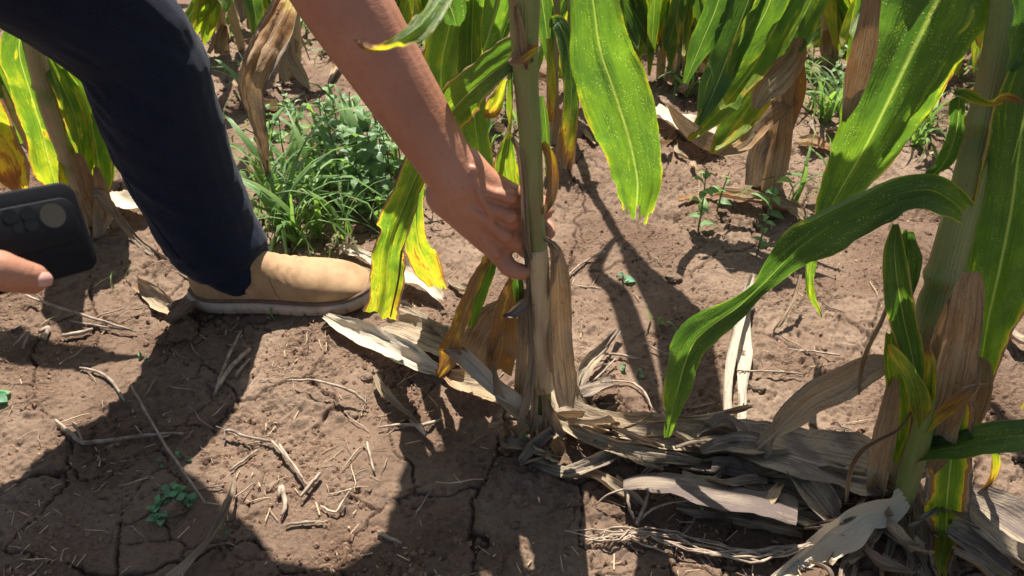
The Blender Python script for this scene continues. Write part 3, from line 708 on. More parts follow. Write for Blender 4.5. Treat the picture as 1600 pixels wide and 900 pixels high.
def up(P, W, N, age, parent, **k): return leaf3(P, W, N, age, 'leaf', parent, 'leaf', **k)  # unseen upper leaves, added to shade the arching leaf and the heap
up([(.57, .80, 1.02), (.46, .96, 1.10), (.36, 1.02, 1.08), (.26, 1.04, 1.05), (.18, 1.05, 1.02)], [.02, .05, .06, .05, .004], (0, -.2, 1), (.2, .25), pr)
up([(.58, .82, 1.15), (.50, 1.10, 1.14), (.42, 1.30, 1.05), (.22, 1.33, .98), (.02, 1.34, .92)], [.02, .055, .065, .06, .01], (0, -.2, 1), (.2, .3), pr)
up([(.58, .82, 1.12), (.50, 1.08, 1.12), (.40, 1.23, 1.05), (.22, 1.23, .99), (.06, 1.24, .96)], [.02, .055, .065, .062, .02], (0, -.2, 1), (.2, .3), pr)
up([(.58, .80, 1.10), (.66, 1.0, 1.16), (.70, 1.2, 1.08), (.68, 1.40, .96)], [.02, .05, .06, .004], (0, 0, 1), (.2, .3), pr)
stalk3([tuple(Pf(1600, -230, .76)), (.575, .79, 1.0), (.585, .82, 1.25), (.59, .84, 1.5)], [.016, .015, .013, .008], (.3, .2), pr)
# ------------------------------------------------------------------ maize plants standing behind
def bgplant(px, py, label, stalks, leaves, group='maize plants in the rows behind'):
    b = Pg(px, py); e = empty('maize_plant', b, label, 'maize plant', group)
    f = b.y
    for s in stalks:
        tx, ag = s[0], s[1]; stalk(tx, (f + (s[2] if len(s) > 2 else .06), f), age=ag, parent=e, seg=10, nodes=(.3, .62))
    for L in leaves:
        tx, df, ag = L[0], L[1], L[2]; kw = L[3] if len(L) > 3 else {}
        kw = dict(kw); kw.setdefault('mat', 'leafclean' if max(ag) < .6 else ('dry' if min(ag) > .55 else 'stripe'))
        nm = 'dry_husk' if min(ag) > .55 else 'leaf'
        leaf(tx, tuple(f + d for d in df), age=ag, parent=e, name=nm, cross=6, n=6, crinkle=.004 if min(ag) > .55 else 0, **kw)
    return e
bgplant(1200, 290, 'maize plant with dry brown stalk and green leaves sweeping down to the left',
    [("1256,-60,28;1243,40,32;1230,120,34;1214,200,36;1202,300,38", (.6, .8), .05), ("1238,120,14;1222,210,18;1180,290,16", (.8, .85), .03)],
    [("1190,-60,50;1162,20,60;1136,90,54;1112,150,38;1092,196,8", (.0, -.02, -.08), (.1, .12, .2), dict(roll=30)),
     ("1140,-60,34;1120,10,40;1095,70,34;1070,130,10", (.02, .0), (.12, .15), dict(roll=-20)),
     ("1262,-50,50;1218,30,60;1180,100,56;1140,155,50;1108,190,36;1076,220,6", (.0, -.04, -.1), (.2, .34, .42), dict(roll=(10, 35), fold=.4)),
     ("1285,-40,50;1248,40,54;1208,110,58;1168,170,56;1134,216,38;1112,240,8", (.0, -.04, -.1), (.22, .36, .46), dict(roll=(-10, 20), fold=.4)),
     ("1300,-60,50;1262,10,50;1225,70,40;1196,120,10", (.04, .0), (.12, .2), dict(roll=20)),
     ("1220,-50,44;1196,20,48;1160,80,44;1140,120,10", (-.02, -.05), (.24, .3), dict(roll=-30)),
     ("1250,60,20;1243,90,34;1218,118,50;1196,140,44;1180,170,14", (-.03, -.08), (.7, .8)),
     ("1236,150,30;1208,170,40;1184,196,34;1160,226,26;1130,238,10", (-.02, -.1), (.62, .75)),
     ("1210,160,20;1150,226,26;1110,222,30;1070,196,24;1046,165,8", (-.02, -.12), (.85, .9)),
     ("1228,130,20;1220,190,40;1212,250,44;1204,300,30", (-.03, -.04), (.75, .8)),
     ("1206,190,16;1184,240,30;1176,290,26", (-.02, -.05), (.85, .95)),
     ("1240,80,30;1240,140,40;1228,200,24", (-.02, -.03), (.6, .7))])
slim = bgplant(880, 210, 'slender maize plant just right of the held stalk with a grey-green hanging leaf',
    [("896,-80,14;896,0,17;893,70,17;890,140,18;886,215,18", (.5, .7), .05), ("866,-60,18;866,40,19;864,120,18;866,220,18", (.35, .6), .05)],
    [("858,40,8;872,34,22;886,70,30;892,120,26;892,170,26;886,220,32;878,272,36", (-.02, -.2), (.1, .12, .16, .45, .8), dict(tear=.015)),
     ("900,-40,20;908,10,24;902,50,20;890,70,8", (.0, -.05), (.6, .7)),
     ("858,60,8;862,130,16;860,190,14", (-.05, -.1), (.4, .6)),
     ("840,-40,30;850,20,34;856,70,20;858,100,6", (.0, .0), (.14, .2)),
     ("885,150,10;900,195,10;880,225,6", (-.05, -.08), (.9, .9)),
     ("868,170,20;866,200,26;862,225,20", (-.03, -.04), (.75, .85))])
sx_, sy_ = slim.location.x, slim.location.y
stalk3([tuple(Pf(896, -75, sy_ + .05)), (sx_ + .02, sy_ + .06, .7), (sx_ + .02, sy_ + .06, 1.0)], [.011, .011, .009], (.4, .3), slim)
leaf3([(sx_ + .02, sy_ + .06, .84), (.22, 1.56, .86), (.225, 1.40, .82), (.215, 1.25, .78), (.20, 1.16, .74)], [.012, .045, .050, .045, .03], (0, 0, 1), (.25, .35), 'leaf', slim, 'leaf', tear=.03)  # unseen leaf, placed and shaped to cast the square shadow
leaf3([(sx_ + .02, sy_ + .05, .78), (.09, 1.66, .84), (.13, 1.58, .84), (.15, 1.38, .80), (.17, 1.22, .74)], [.008, .016, .022, .022, .003], (0, 0, 1), (.25, .35), 'leaf', slim, 'leaf')  # unseen narrow leaf, added to cast the curved shadow band
bgplant(1040, 122, 'brown-stemmed maize plant beyond the hanging green blade, one yellow-green leaf drooping left',
    [("1038,-40,14;1036,40,15;1032,120,14", (.6, .75), .05), ("1060,-40,12;1062,40,13;1054,128,14", (.6, .8), .05)],
    [("1050,-40,30;1026,20,36;998,66,34;972,108,28;960,124,6", (.0, -.05), (.3, .42)),
     ("1024,-40,14;1022,20,20;1018,70,14;1014,118,4", (-.05, -.08), (.26, .36)),
     ("1068,-40,26;1058,20,28;1046,60,22;1040,80,4", (-.05, -.08), (.2, .3)),
     ("1090,-40,26;1070,10,26;1052,50,14;1038,84,4", (.0, -.03), (.22, .46)),
     ("1016,14,10;1000,40,16;980,80,16;960,110,6", (.0, -.02), (.62, .7)),
     ("1062,40,16;1058,90,24;1046,128,20", (-.02, -.04), (.8, .9)),
     ("1000,-40,24;990,10,26;978,50,16;970,74,4", (.05, .0), (.2, .3))])
bgplant(455, 118, 'leafy maize plant with a fan of dry base leaves between the knee and the arm',
    [("455,-60,20;458,20,22;460,80,22;458,120,22", (.6, .8), .04)],
    [("400,-50,30;396,0,30;400,30,24;398,62,6", (.0, -.05), (.2, .3)),
     ("455,40,16;450,80,22;470,118,20;484,138,6", (-.03, -.1), (.8, .85)),
     ("452,50,16;438,90,22;448,128,10", (-.03, -.1), (.75, .85)),
     ("370,-40,20;380,10,24;376,36,6", (.1, .0), (.7, .8)),
     ("460,60,20;446,100,22;440,130,8", (-.03, -.06), (.8, .9)),
     ("330,-30,16;352,0,20;350,20,6", (.0, -.05), (.3, .35))])
bgplant(145, 352, 'yellowing maize plant behind the leg with a thick pale stalk',
    [("38,20,22;58,95,30;82,170,36;108,240,34;130,300,30;148,352,24", (.5, .62), -.04)],
    [("40,20,40;32,80,60;48,140,62;66,200,56;78,250,56;88,292,44;90,330,16", (-.05, -.02, .0), (.24, .3, .4, .5), dict(mat='leaf', roll=20)),
     ("70,80,20;96,130,40;118,180,44;126,230,40;130,270,24;134,290,6", (-.02, -.03, .0), (.3, .36, .45), dict(mat='leaf', roll=-20)),
     ("90,90,20;128,150,50;146,200,56;154,250,52;158,290,34;160,305,6", (-.0, .0, .02), (.28, .33, .4), dict(mat='stripe', roll=15)),
     ("120,110,20;146,170,40;160,220,38;166,270,28;166,292,8", (.03, .05), (.18, .24), dict(mat='leaf')),
     ("96,200,16;104,240,26;106,280,30;104,320,14", (-.03, -.02), (.4, .5), dict(mat='leaf')),
     ("118,240,20;136,290,30;150,330,24;150,360,10", (-.05, -.03), (.7, .8)),
     ("150,260,10;158,300,26;160,340,30;150,372,10", (-.04, -.03), (.75, .85)),
     ("120,300,18;122,340,26;136,370,14", (-.03, -.03), (.8, .85)),
     ("146,304,10;158,306,18;186,342,15;216,378,12;250,402,11;300,436,7", (-.05, -.05, -.06), (.92, .95))])
bgplant(30, 300, 'yellow and brown spotted maize plant at the left edge above the phone',
    [("-10,100,14;20,170,16;60,250,15;92,312,12", (.6, .7), .0)],
    [("-20,90,50;4,140,44;18,190,34;30,224,8", (-.02, .0), (.22, .35), dict(mat='leaf')),
     ("-30,160,70;-5,210,60;14,260,60;36,300,20", (-.1, -.05), (.45, .6), dict(mat='stripe')),
     ("-30,200,40;0,250,50;20,290,30", (-.12, -.05), (.52, .62), dict(mat='dry'))])
bgplant(1560, 80, 'maize plant half hidden at the top right corner among dry leaves',
    [("1542,-60,20;1550,20,22;1556,90,20", (.5, .7), .04)],
    [("1510,-40,30;1490,20,36;1470,70,26;1456,110,6", (.0, -.05), (.2, .3)),
     ("1600,-40,40;1590,10,40;1570,50,20", (.0, -.05), (.15, .2)),
     ("1550,30,10;1528,62,26;1498,90,14;1482,98,4", (-.03, -.08), (.8, .9)),
     ("1560,20,20;1548,50,24;1530,80,10", (-.03, -.05), (.8, .85)),
     ("1530,-20,30;1522,20,30;1500,50,8", (.0, -.03), (.62, .75))])
bgplant(1330, 60, 'dense green maize plant behind the sweeping leaves, dry at the foot',
    [("1318,-60,16;1312,10,18;1302,80,18", (.5, .7), .04)],
    [("1340,-60,50;1310,0,46;1280,40,36;1250,76,8", (.0, -.1), (.14, .2)),
     ("1300,-60,40;1280,-10,40;1262,30,30;1250,60,6", (-.05, -.1), (.2, .24)),
     ("1370,-40,30;1340,20,30;1322,60,24;1312,90,6", (-.05, -.1), (.2, .3)),
     ("1320,20,20;1300,60,26;1284,96,12", (-.03, -.05), (.75, .8)),
     ("1296,30,14;1274,70,24;1262,86,6", (-.05, -.05), (.36, .44))])
# generic plants of the far rows, three kinds copied
def proto(kind, loc, label):
    rr = random.Random(kind * 7 + 3)
    e = empty('maize_plant', Vector(loc), label, 'maize plant', 'maize plants of the far rows')
    x, y, z = loc; hgt = .95 + .15 * kind
    lx, ly = rr.uniform(-.08, .08), rr.uniform(-.05, .05)
    stalk3([(x, y, z - .02), (x + lx * .3, y + ly * .3, z + hgt * .4), (x + lx, y + ly, z + hgt)], [.012, .011, .008], (.75, .4), e, nodes=(.15, .35, .6))
    for i in range(11):
        a = rr.uniform(0, 6.28) if kind else i * 2.4; q = i / 10
        zz = z + .08 + (hgt - .1) * q; ln = rr.uniform(.35, .55) * (.6 + .5 * q); dead = q < .35
        dx, dy = math.cos(a), math.sin(a); dr = .9 if dead else .55
        sx, sy = x + lx * q, y + ly * q
        up = .02 if dead else .12
        P = [(sx, sy, zz), (sx + dx * ln * .3, sy + dy * ln * .3, zz + up), (sx + dx * ln * .62, sy + dy * ln * .62, max(z + .02, zz + up - ln * .3 * dr)), (sx + dx * ln * .8, sy + dy * ln * .8, max(z + .015, zz - ln * dr))]
        wd = .032 if not dead else .02
        leaf3(P, [.012, wd, wd * .8, .001], (dx * .3, dy * .3, 1), (.68, .85) if dead else (.12 + .2 * (1 - q), .3 + .25 * (1 - q)), 'dry' if dead else 'leafclean', e, 'dry_husk' if dead else 'leaf', fold=.35)
    return e
def copy_tree(o, loc, rz, label):
    c = o.copy(); C.objects.link(c); c.location = loc; c.rotation_euler = (0, 0, rz); c['label'] = label
    for ch in list(o.children):
        k = ch.copy(); C.objects.link(k); k.parent = c
    return c
FAR = 'maize plant of the far rows, green above with dry leaves at its foot'
protos = []
spots = []
for r, f in enumerate([2.28, 3.05]):
    x = -2.3 + .1 * r
    while x < 2.6:
        spots.append((x + rng.uniform(-.05, .05), f + rng.uniform(-.06, .06))); x += .27
spots += [(-.80, 2.0), (-.52, 2.12), (-.30, 1.98), (.02, 2.05), (.28, 2.1), (.62, 2.08), (.86, 1.98), (1.06, 2.06), (1.28, 1.92), (1.42, 2.1), (-1.15, 1.9), (-1.0, 2.1)]
for i, (x, y) in enumerate(spots):
    loc = (x, y, gh(x, y))
    if i < 3: protos.append(proto(i, loc, FAR))
    else: copy_tree(protos[i % 3], loc, rng.uniform(0, 6.28), FAR)

# ------------------------------------------------------------------ dead leaves lying on the soil
def dl(txt, h, age, label, group=None, **kw):
    kw.setdefault('curl', .8); kw.setdefault('crinkle', .0055); kw.setdefault('ragged', .12); kw.setdefault('tear', .008); kw.setdefault('cross', 10)
    kw.setdefault('mat', 'dry')
    leaf(txt, h=h, age=age, name='dead_leaf', label=label, cat='dead leaf', group=group, **kw)
HEAP = 'dead maize leaves heaped along the row'
dl("866,632,26;930,664,40;1010,684,50;1090,694,52;1170,700,40", (.03, .02, .015), (.9, .93), 'grey-brown dead leaf running right from the held stalk, back of the heap', HEAP)
dl("1070,690,20;1130,684,50;1200,704,72;1280,726,86;1350,742,84;1385,752,50", (.035, .04, .03), (.92, .97), 'widest pale dead leaf of the heap, left of the right-hand plant', HEAP, label_=None) if False else None
dl("1070,690,20;1130,684,50;1200,704,72;1280,726,86;1350,742,84;1385,752,50", (.035, .045, .03), (.92, .97), 'widest pale dead leaf of the heap, left of the right-hand plant', HEAP, curl=.4, ragged=.05, crinkle=.0035, tear=0)
dl("974,757,18;1010,752,34;1070,758,42;1140,770,46;1205,784,48;1246,800,34", (.035, .062, .055), (1.0, 1.0), 'long smooth purple-brown dead leaf at the front of the heap', HEAP, mat='purple', roll=-25, curl=-.6, ragged=.03, crinkle=.001, tear=0)
dl("862,650,20;920,684,24;985,706,26;1050,716,22;1100,722,8", (.035, .03, .03), (.88, .9), 'narrow twisted brown dead leaf from the held stalk, middle of the heap', HEAP, roll=30)
dl("990,700,30;1060,716,48;1120,728,52;1180,744,40", (.01, .015, .02), (.98, .95), 'grey dead leaf under the middle of the heap', HEAP)
dl("1110,738,40;1180,752,54;1250,776,56;1320,802,46", (.02, .03, .02), (.97, .94), 'grey streaked dead leaf below the widest pale one', HEAP)
dl("1236,736,30;1262,766,50;1290,800,48;1312,822,28", (.05, .045, .03), (.93, .96), 'short mottled dead leaf lying across the right end of the heap', HEAP)
dl("1056,788,20;1120,796,36;1190,808,44;1260,822,36", (.008, .012, .01), (1.0, .97), 'dark flattened dead leaf lowest in the heap', HEAP, curl=-.3)
dl("830,722,18;880,738,26;930,724,26;968,706,22;992,704,14;1004,730,8", (.012, .02, .03), (.95, .98), 'wavy grey dead leaf below the foot of the held plant', HEAP, roll=20)
dl("1230,664,12;1280,690,24;1330,712,34;1370,728,20", (.03, .035, .03), (.66, .9), 'rusty stained dead leaf behind the widest pale one', HEAP)
dl("1095,706,12;1130,700,30;1180,700,34;1215,690,10", (.05, .06, .055), (.94, .96), 'torn grey dead leaf topping the heap', HEAP, tear=.02)
dl("1180,790,20;1230,800,34;1290,820,30;1330,840,20", (.02, .03, .03), (.9, .85), 'crumpled brown dead leaf beside the foot of the right-hand plant', HEAP)
dl("860,640,16;900,620,24;945,604,28;968,602,16", (.02, .02, .02), (.95, .97), 'split grey leaf stub pointing right from the held stalk', HEAP, curl=1.1)
dl("906,650,12;902,605,16;914,570,24;940,545,20;968,512,8", (.01, .03, .03, .02), (.9, .97), 'curled grey leaf with a pale tip standing right of the held stalk', None, roll=40, curl=1.0)
dl("900,625,14;930,660,14;985,690,12;1030,700,6", (.03, .02, .01), (.85, .9), 'thin looping brown leaf strip right of the held stalk', HEAP)
dl("890,740,8;930,744,20;970,770,18;1010,800,10", (.01, .015, .01), (.88, .92), 'thin brown leaf strip trailing below the heap', HEAP)
dl("1138,672,14;1136,610,15;1146,540,17;1164,470,17;1178,424,4", (.012, .02, .03, .05), (.93, .97), 'narrow cream dead leaf strip lying upright between the two big plants', None, mat='pale', crinkle=.0015)
dl("1158,672,14;1160,610,15;1162,560,24;1160,520,24;1168,480,8", (.01, .008, .006), (.96, .94), 'broader bleached strip beside the narrow cream one', None, mat='pale', crinkle=.001, curl=.2)
dl("1250,430,6;1240,470,8;1222,500,7;1206,520,3", (.06, .03, .01), (.85, .88), 'thin tan leaf tip hanging below the arching leaf', None)
dl("1500,782,40;1545,812,72;1600,848,96;1660,890,100", (.03, .03, .02), (.98, .97), 'broad grey dead leaf at the lower right edge', 'grey dead leaves at the lower right', curl=.3, crinkle=.006)
dl("1480,830,30;1530,860,50;1590,905,60", (.03, .03, .02), (.96, .95), 'second grey dead leaf in the lower right corner, nearer the frame bottom', 'grey dead leaves at the lower right')
dl("1510,800,20;1560,850,30;1620,890,30", (.05, .05, .04), (.93, .96), 'slim ridged dead leaf lying over the broad grey one', 'grey dead leaves at the lower right')
dl("1490,860,16;1530,885,20;1570,930,20", (.05, .04, .03), (.85, .9), 'slim tan dead leaf at the bottom edge right of the hanging blade', 'grey dead leaves at the lower right')
dl("508,494,14;545,514,34;590,535,42;640,560,40;690,584,20", (.01, .015, .02), (.9, .93), 'crumpled pale dead leaf in front of the boot toe', None, mat='pale', roll=20, crinkle=.006)
dl("600,512,20;640,524,44;690,545,56;745,568,50", (.008, .012, .012), (.92, .96), 'broad creased dead leaf between boot toe and held stalk', None, crinkle=.007)
dl("605,474,10;650,492,16;690,520,18;712,540,8", (.015, .02, .015), (.93, .95), 'narrow dry leaf strip right of the boot toe', None)
dl("532,384,8;570,404,22;620,428,34;662,446,30;694,470,8", (.012, .02, .02), (.9, .92), 'long pale dead leaf behind the boot toe', None, mat='pale')
dl("215,440,22;245,462,30;278,484,20;300,500,6", (.02, .012, .008), (.78, .85), 'brown leaf piece propped behind the heel', None, roll=50)
dl("300,446,8;300,470,24;288,492,26;262,506,10", (.02, .02, .01), (.97, 1.0), 'grey curled leaf scrap against the boot heel', None, roll=20)
dl("170,300,10;200,318,30;222,318,26;232,300,8", (.02, .03, .04), (.86, .9), 'pale dead leaf behind the leg beside the yellowing plant', None, mat='pale')
dl("700,590,20;726,604,40;760,614,40;790,632,20", (.01, .015, .01), (.75, .85), 'brown dead leaf scraps under the amber leaf', None, crinkle=.006)
dl("585,585,10;600,615,14;640,650,8;655,664,4", (.02, .02, .01), (.88, .9), 'tan split leaf on the small soil mound', None)
dl("1020,170,16;1060,196,30;1100,220,34;1130,236,10", (.02, .03, .02), (.88, .93), 'pale curled dead leaf under the sweeping leaves of the row behind', None, mat='pale')
dl("1060,312,6;1120,304,12;1190,316,16;1240,330,14;1262,345,6", (.01, .015, .015), (.62, .8), 'long straw-yellow leaf strip behind the seedlings', None)
dl("1300,232,8;1270,226,14;1240,224,10", (.01, .01, .01), (.66, .8), 'small orange-brown leaf on the soil of the second row', None)
dl("1290,205,6;1340,200,16;1370,178,10", (.01, .02, .01), (.88, .9), 'small pale curled leaf beyond the grass of the second row', None)
dl("700,440,..".replace('..', '4') + ";720,452,10;740,455,4", (.01, .01), (.9, .9), 'tiny pale leaf fragment beside the hanging leaf tip', None)
dl("760,250,4;700,232,12;660,240,10", (.01, .02), (.9, .9), 'dry leaf strip behind the arm', None)
dl("1510,410,..".replace('..', '4') + ";1580,520,20;1620,536,16", (.02, .02), (.93, .93), 'pale stalk piece at the right edge', None)

# torn strips and scraps in the heap and round the plant feet
SS = 'torn strips of dead leaf in the litter'
# more plants of the second and third rows, each grown from its own base
AUTO = ['sparse maize plant between the knee and the arm, far row', 'maize plant just left of the held stalk, behind its leaves', 'maize plant beyond the hanging green blade, dark green', 'maize plant at the top centre with yellow drooping leaves',
        'maize plant right of the sweeping leaves at the top edge', 'maize plant with pale dry stem near the top right', 'low leaning maize plant at the far right edge', 'maize plant behind the forearm at the top edge', 'maize plant left of the dry brown stalk, narrow leaves', 'maize plant in the top right between grass tufts', 'maize plant deep in the shade at the top right corner', 'maize plant right of the slender one, small leaves', 'small maize plant at the top edge behind the sweeping leaves', 'maize plant at the top edge just right of the dry brown stalk', 'maize plant at the top right behind the big stalk', 'maize plant half hidden behind the forearm near the weeds', 'maize plant at the top edge beside the knee', 'maize plant at the top edge above the torn hanging blade']
for i, (px, py, n) in enumerate([(350, 78, 5), (715, 150, 6), (940, 118, 8), (985, 105, 7), (1115, 108, 8), (1385, 128, 8), (1590, 190, 6), (610, 70, 5), (1085, 118, 7), (1440, 100, 8), (1500, 90, 8), (915, 150, 6), (1165, 70, 6), (1290, 96, 6), (1545, 120, 6), (640, 130, 5), (400, 40, 5), (1020, 60, 6)]):
    st = [(f"{px+rng.uniform(-14,14):.0f},-80,13;{px+rng.uniform(-6,6):.0f},{py*.4:.0f},15;{px:.0f},{py+4:.0f},15", (.5, .78), .05)]
    lv = []
    for k in range(n + 5):
        d = rng.choice([-1, 1]); x0 = px + rng.uniform(-14, 14) + d * 8; y0 = rng.uniform(-90, -20); sp = rng.uniform(10, 60); ye = py * rng.uniform(.45, 1.0); wv = rng.uniform(12, 30)
        a0 = rng.uniform(.16, .42)
        lv.append((f"{x0:.0f},{y0:.0f},{wv*.8:.0f};{x0+d*sp*.5:.0f},{y0*.3+ye*.3:.0f},{wv:.0f};{x0+d*sp*.9:.0f},{ye*.72:.0f},{wv*.7:.0f};{x0+d*sp:.0f},{ye:.0f},3", (rng.uniform(-.05, .05), rng.uniform(-.15, 0)), (a0, a0 + rng.uniform(0, .2)), dict(roll=(rng.uniform(-50, 50), rng.uniform(-50, 50)))))
    for k in range(3):
        d = rng.uniform(-24, 24); lv.append((f"{px:.0f},{py*.5:.0f},8;{px+d*.6:.0f},{py*.8:.0f},{rng.uniform(12,22):.0f};{px+d:.0f},{py+6:.0f},6", (-.02, -.05), (rng.uniform(.68, .8), .88), dict(roll=rng.uniform(-40, 40))))
    bgplant(px, py, AUTO[i], st, lv)
fan = [o for o in bpy.data.objects if o.get('label', '').startswith('leafy maize plant with a fan')][0]
leaf("452,-120,14;478,-90,40;468,-30,46;452,10,48;428,60,62;402,105,54;392,140,42;400,185,28;410,225,20;416,262,14;422,288,4", (1.75, 1.5, 1.36, 1.32, 1.3), age=(.35, .42, .5, .62, .74, .82, .84, .84, .82), roll=(-10, 30, -25, 20), parent=fan, mat='stripe', fold=.4, curl=0, crinkle=.006, label='half dry twisted leaf hanging left of the arm')
yel = [o for o in bpy.data.objects if o.get('label', '').startswith('yellowing maize plant')][0]
leaf3([(-1.04, 1.26, .44), (-1.02, 1.29, .56), (-.93, 1.30, .62), (-.80, 1.27, .61), (-.67, 1.24, .56)], [.012, .03, .034, .03, .004], (0, -.1, 1), (.2, .4), 'leaf', yel, 'leaf')  # unseen bent leaf, added to cast the shadow band at the left edge
def scrap(px, py, L, wpx, ang, label, group, hh, age):
    x1, y1 = px + L * math.cos(ang), py + L * math.sin(ang) * .6
    xm, ym = (px + x1) / 2 + rng.normal() * L * .12, (py + y1) / 2 + rng.normal() * L * .08
    dl(f"{px:.0f},{py:.0f},{wpx*.5:.1f};{xm:.0f},{ym:.0f},{wpx:.1f};{x1:.0f},{y1:.0f},{max(2, wpx*.3):.1f}", (hh, hh * rng.uniform(.8, 1.8), hh * rng.uniform(.3, 1.2)), age, label, group, cross=6, n=7, roll=rng.uniform(-50, 50), curl=rng.uniform(.4, 1.5), crinkle=.006)
for i in range(46):
    t = rng.uniform(); px = 860 + 520 * t; py = 655 + 110 * t + rng.normal() * 26
    scrap(px, py, rng.uniform(60, 150), rng.uniform(3, 15), rng.normal() * .5 + .2 + (3.14 if rng.uniform() < .5 else 0), 'torn strip of dead maize leaf caught in the heap', SS, rng.uniform(.012, .045), (rng.uniform(.78, .98), rng.uniform(.85, 1.0)))
for i in range(16):
    px, py = 1400 + rng.normal() * 70, 850 + rng.normal() * 30
    scrap(px, py, rng.uniform(40, 120), rng.uniform(5, 20), rng.uniform(0, 6.28), 'torn strip of dead maize leaf under the right-hand plant', 'dead strips under the right-hand plant', rng.uniform(.006, .03), (rng.uniform(.8, 1), rng.uniform(.85, 1.0)))
for i in range(16):
    px, py = 835 + rng.normal() * 26, 675 + rng.normal() * 24
    scrap(px, py, rng.uniform(25, 70), rng.uniform(4, 13), rng.uniform(0, 6.28), 'torn strip of dead maize leaf at the foot of the held plant', 'dead strips at the foot of the held plant', rng.uniform(.005, .03), (rng.uniform(.75, 1), rng.uniform(.8, 1.0)))
for i in range(95):
    px, py = rng.uniform(330, 1600), 30 + 250 * rng.uniform() ** 1.3
    if 1240 < px < 1480 and rng.uniform() < .3: continue
    scrap(px, py, rng.uniform(14, 60), rng.uniform(3, 13), rng.uniform(0, 6.28), 'dead leaf scrap on the soil between the rows behind', 'dead leaf scraps between the rows behind', rng.uniform(.003, .02), (rng.uniform(.72, 1), rng.uniform(.8, 1.0)))

# ------------------------------------------------------------------ twigs and straw
twig("88,655,5;108,676,8;130,691,9;170,688,8;230,680,7;286,676,5", (.012, .01, .012), 'grey forked twig lying in the shade at lower left')
twig("130,691,4;122,672,4;112,660,2", (.01, .03), 'short grey side twig stuck up from the forked one')
twig("204,600,4;232,652,5;272,716,5;322,788,4", (.03, .02, .01), 'long straight brown stalk crossing the grey forked twig')
leaf("268,908,20;300,876,16;330,842,13;352,802,9;364,762,6;366,738,2", h=(.01, .03, .02), mat='dry', age=(.93, .93), name='dry_blade', label='long pale curved grass blade at the bottom left edge', cat='dry blade', curl=1.0)
twig("40,461,5;90,480,6;150,498,6;206,516,4", (.02, .012), 'long grey twig under the phone')
twig("110,502,3;160,510,4;212,518,3", (.01, .008), 'thin dark twig beside the long grey one under the phone')
twig("335,618,5;345,585,7;360,550,6;376,517,4", (.008, .02, .03), 'upright grey stick below the boot heel')
twig("338,606,10;356,580,10;374,560,9;390,545,7", (.01, .012), 'thick pale stick beside the upright one below the boot')
twig("368,588,6;378,574,6;390,560,4", (.008, .008), 'short stick right of the thick pale one')
twig("448,594,3;490,594,4;530,604,6;560,618,6;574,632,4", (.02, .03, .012), 'arched pale stalk sticking up at the edge of the boot shade')
twig("350,688,4;356,672,6;385,682,6;426,690,6", (.006, .02, .01), 'bent pale stalk in the sun patch')
twig("424,688,5;445,712,6;470,745,6;482,760,4", (.012, .012), 'frayed straw stalk in the middle of the sun patch')
twig("436,694,4;456,722,5;474,748,4", (.014, .014), 'thin straw alongside the frayed stalk')
twig("500,740,8;486,756,10;470,776,6", (.01, .012), 'dark stub at the foot of the frayed stalk')
twig("360,735,4;385,716,5;402,704,4", (.006, .006), 'thin brown straw left of the frayed stalk')
twig("573,690,3;578,712,5;585,738,4", (.006, .006), 'short pale straw upright in the sun patch')
twig("447,820,5;478,816,6;504,814,5", (.006, .006), 'short grey stick near the crack in the lower shade')
twig("590,830,6;608,840,8;628,848,5", (.008, .008), 'pale short stick at the shade edge by the bottom crack')
twig("500,790,4;525,800,5;540,774,4;552,762,2", (.006, .01, .02), 'small hooked root in the sun patch')
twig("436,775,8;440,760,10;446,790,9;440,806,6", (.006, .008), 'brown bark chip in the sun patch')
twig("590,668,4;620,664,6;660,664,8;690,655,4", (.008, .01, .01), 'dark root crossing the soil left of the held stalk')
twig("655,664,8;665,680,7;640,655,6", (.015, .01), 'knotted dark root piece')
twig("125,574,4;160,584,6;182,606,6;196,628,5", (.006, .008), 'curved brown root in the left sun patch')
twig("1150,579,3;1200,580,4;1252,584,4", (.012, .012), 'straight white straw between the two big plants')
twig("1230,545,3;1270,549,4;1312,555,4", (.006, .008), 'thin pale straw behind the straight white one')
twig("924,553,4;960,553,5;1002,562,4", (.012, .008), 'pale straw lying right of the curled grey leaf')
twig("910,610,5;935,588,5;962,560,3", (.02, .012), 'slanting grey straw right of the held stalk')
twig("946,597,3;984,596,4;1006,612,5;1020,640,3", (.008, .01), 'bent thin straw in the shade right of the held stalk')
twig("880,440,3;905,414,4;945,392,4", (.008, .01), 'pale slanting straw crossing the narrow leaf shadow')
twig("1003,535,3;1040,552,3;1062,562,2", (.01, .01), 'thin straw under the small maize seedling')
twig("20,540,4;45,518,5;36,545,6", (.02, .01), 'short curved root at the left edge')
twig("60,520,6;75,512,9;70,530,6", (.008, .008), 'small brown stub near the left edge')
twig("98,524,7;125,520,9;145,514,6", (.008, .008), 'stubby piece of stalk below the grey twig')
twig("245,770,3;290,766,4;350,758,3", (.006, .006), 'thin straw beside the round-leaved sprouts')
twig("995,820,9;1010,780,7;1014,752,4", (.01, .05), 'upright stub of a dead weed in front of the heap')
twig("1000,812,5;1020,795,5;1050,785,4;1080,782,2", (.01, .04, .05), 'forked branch of the dead weed')
twig("992,812,5;982,790,6;978,765,5;952,772,4;930,790,3", (.01, .04, .04, .01), 'curled branch of the dead weed with a pale head')
RT = 'dry roots in front of the heap'
for i in range(9):
    o_ = [rng.uniform(-11, 11) for _ in range(6)]
    twig(f"{905+o_[0]*2},{838+o_[0]},2;{960},{835+o_[1]},3;{1000+o_[2]},{836+o_[5]},4;{1040},{838+o_[2]},3;{1110},{855+o_[3]},4;{1180+o_[4]},{866+o_[4]},5;{1250+o_[1]*2},{856+o_[5]},3", (.008, .02, .015, .03), 'strand of the dry root bundle in front of the heap', RT, kinks=.005)
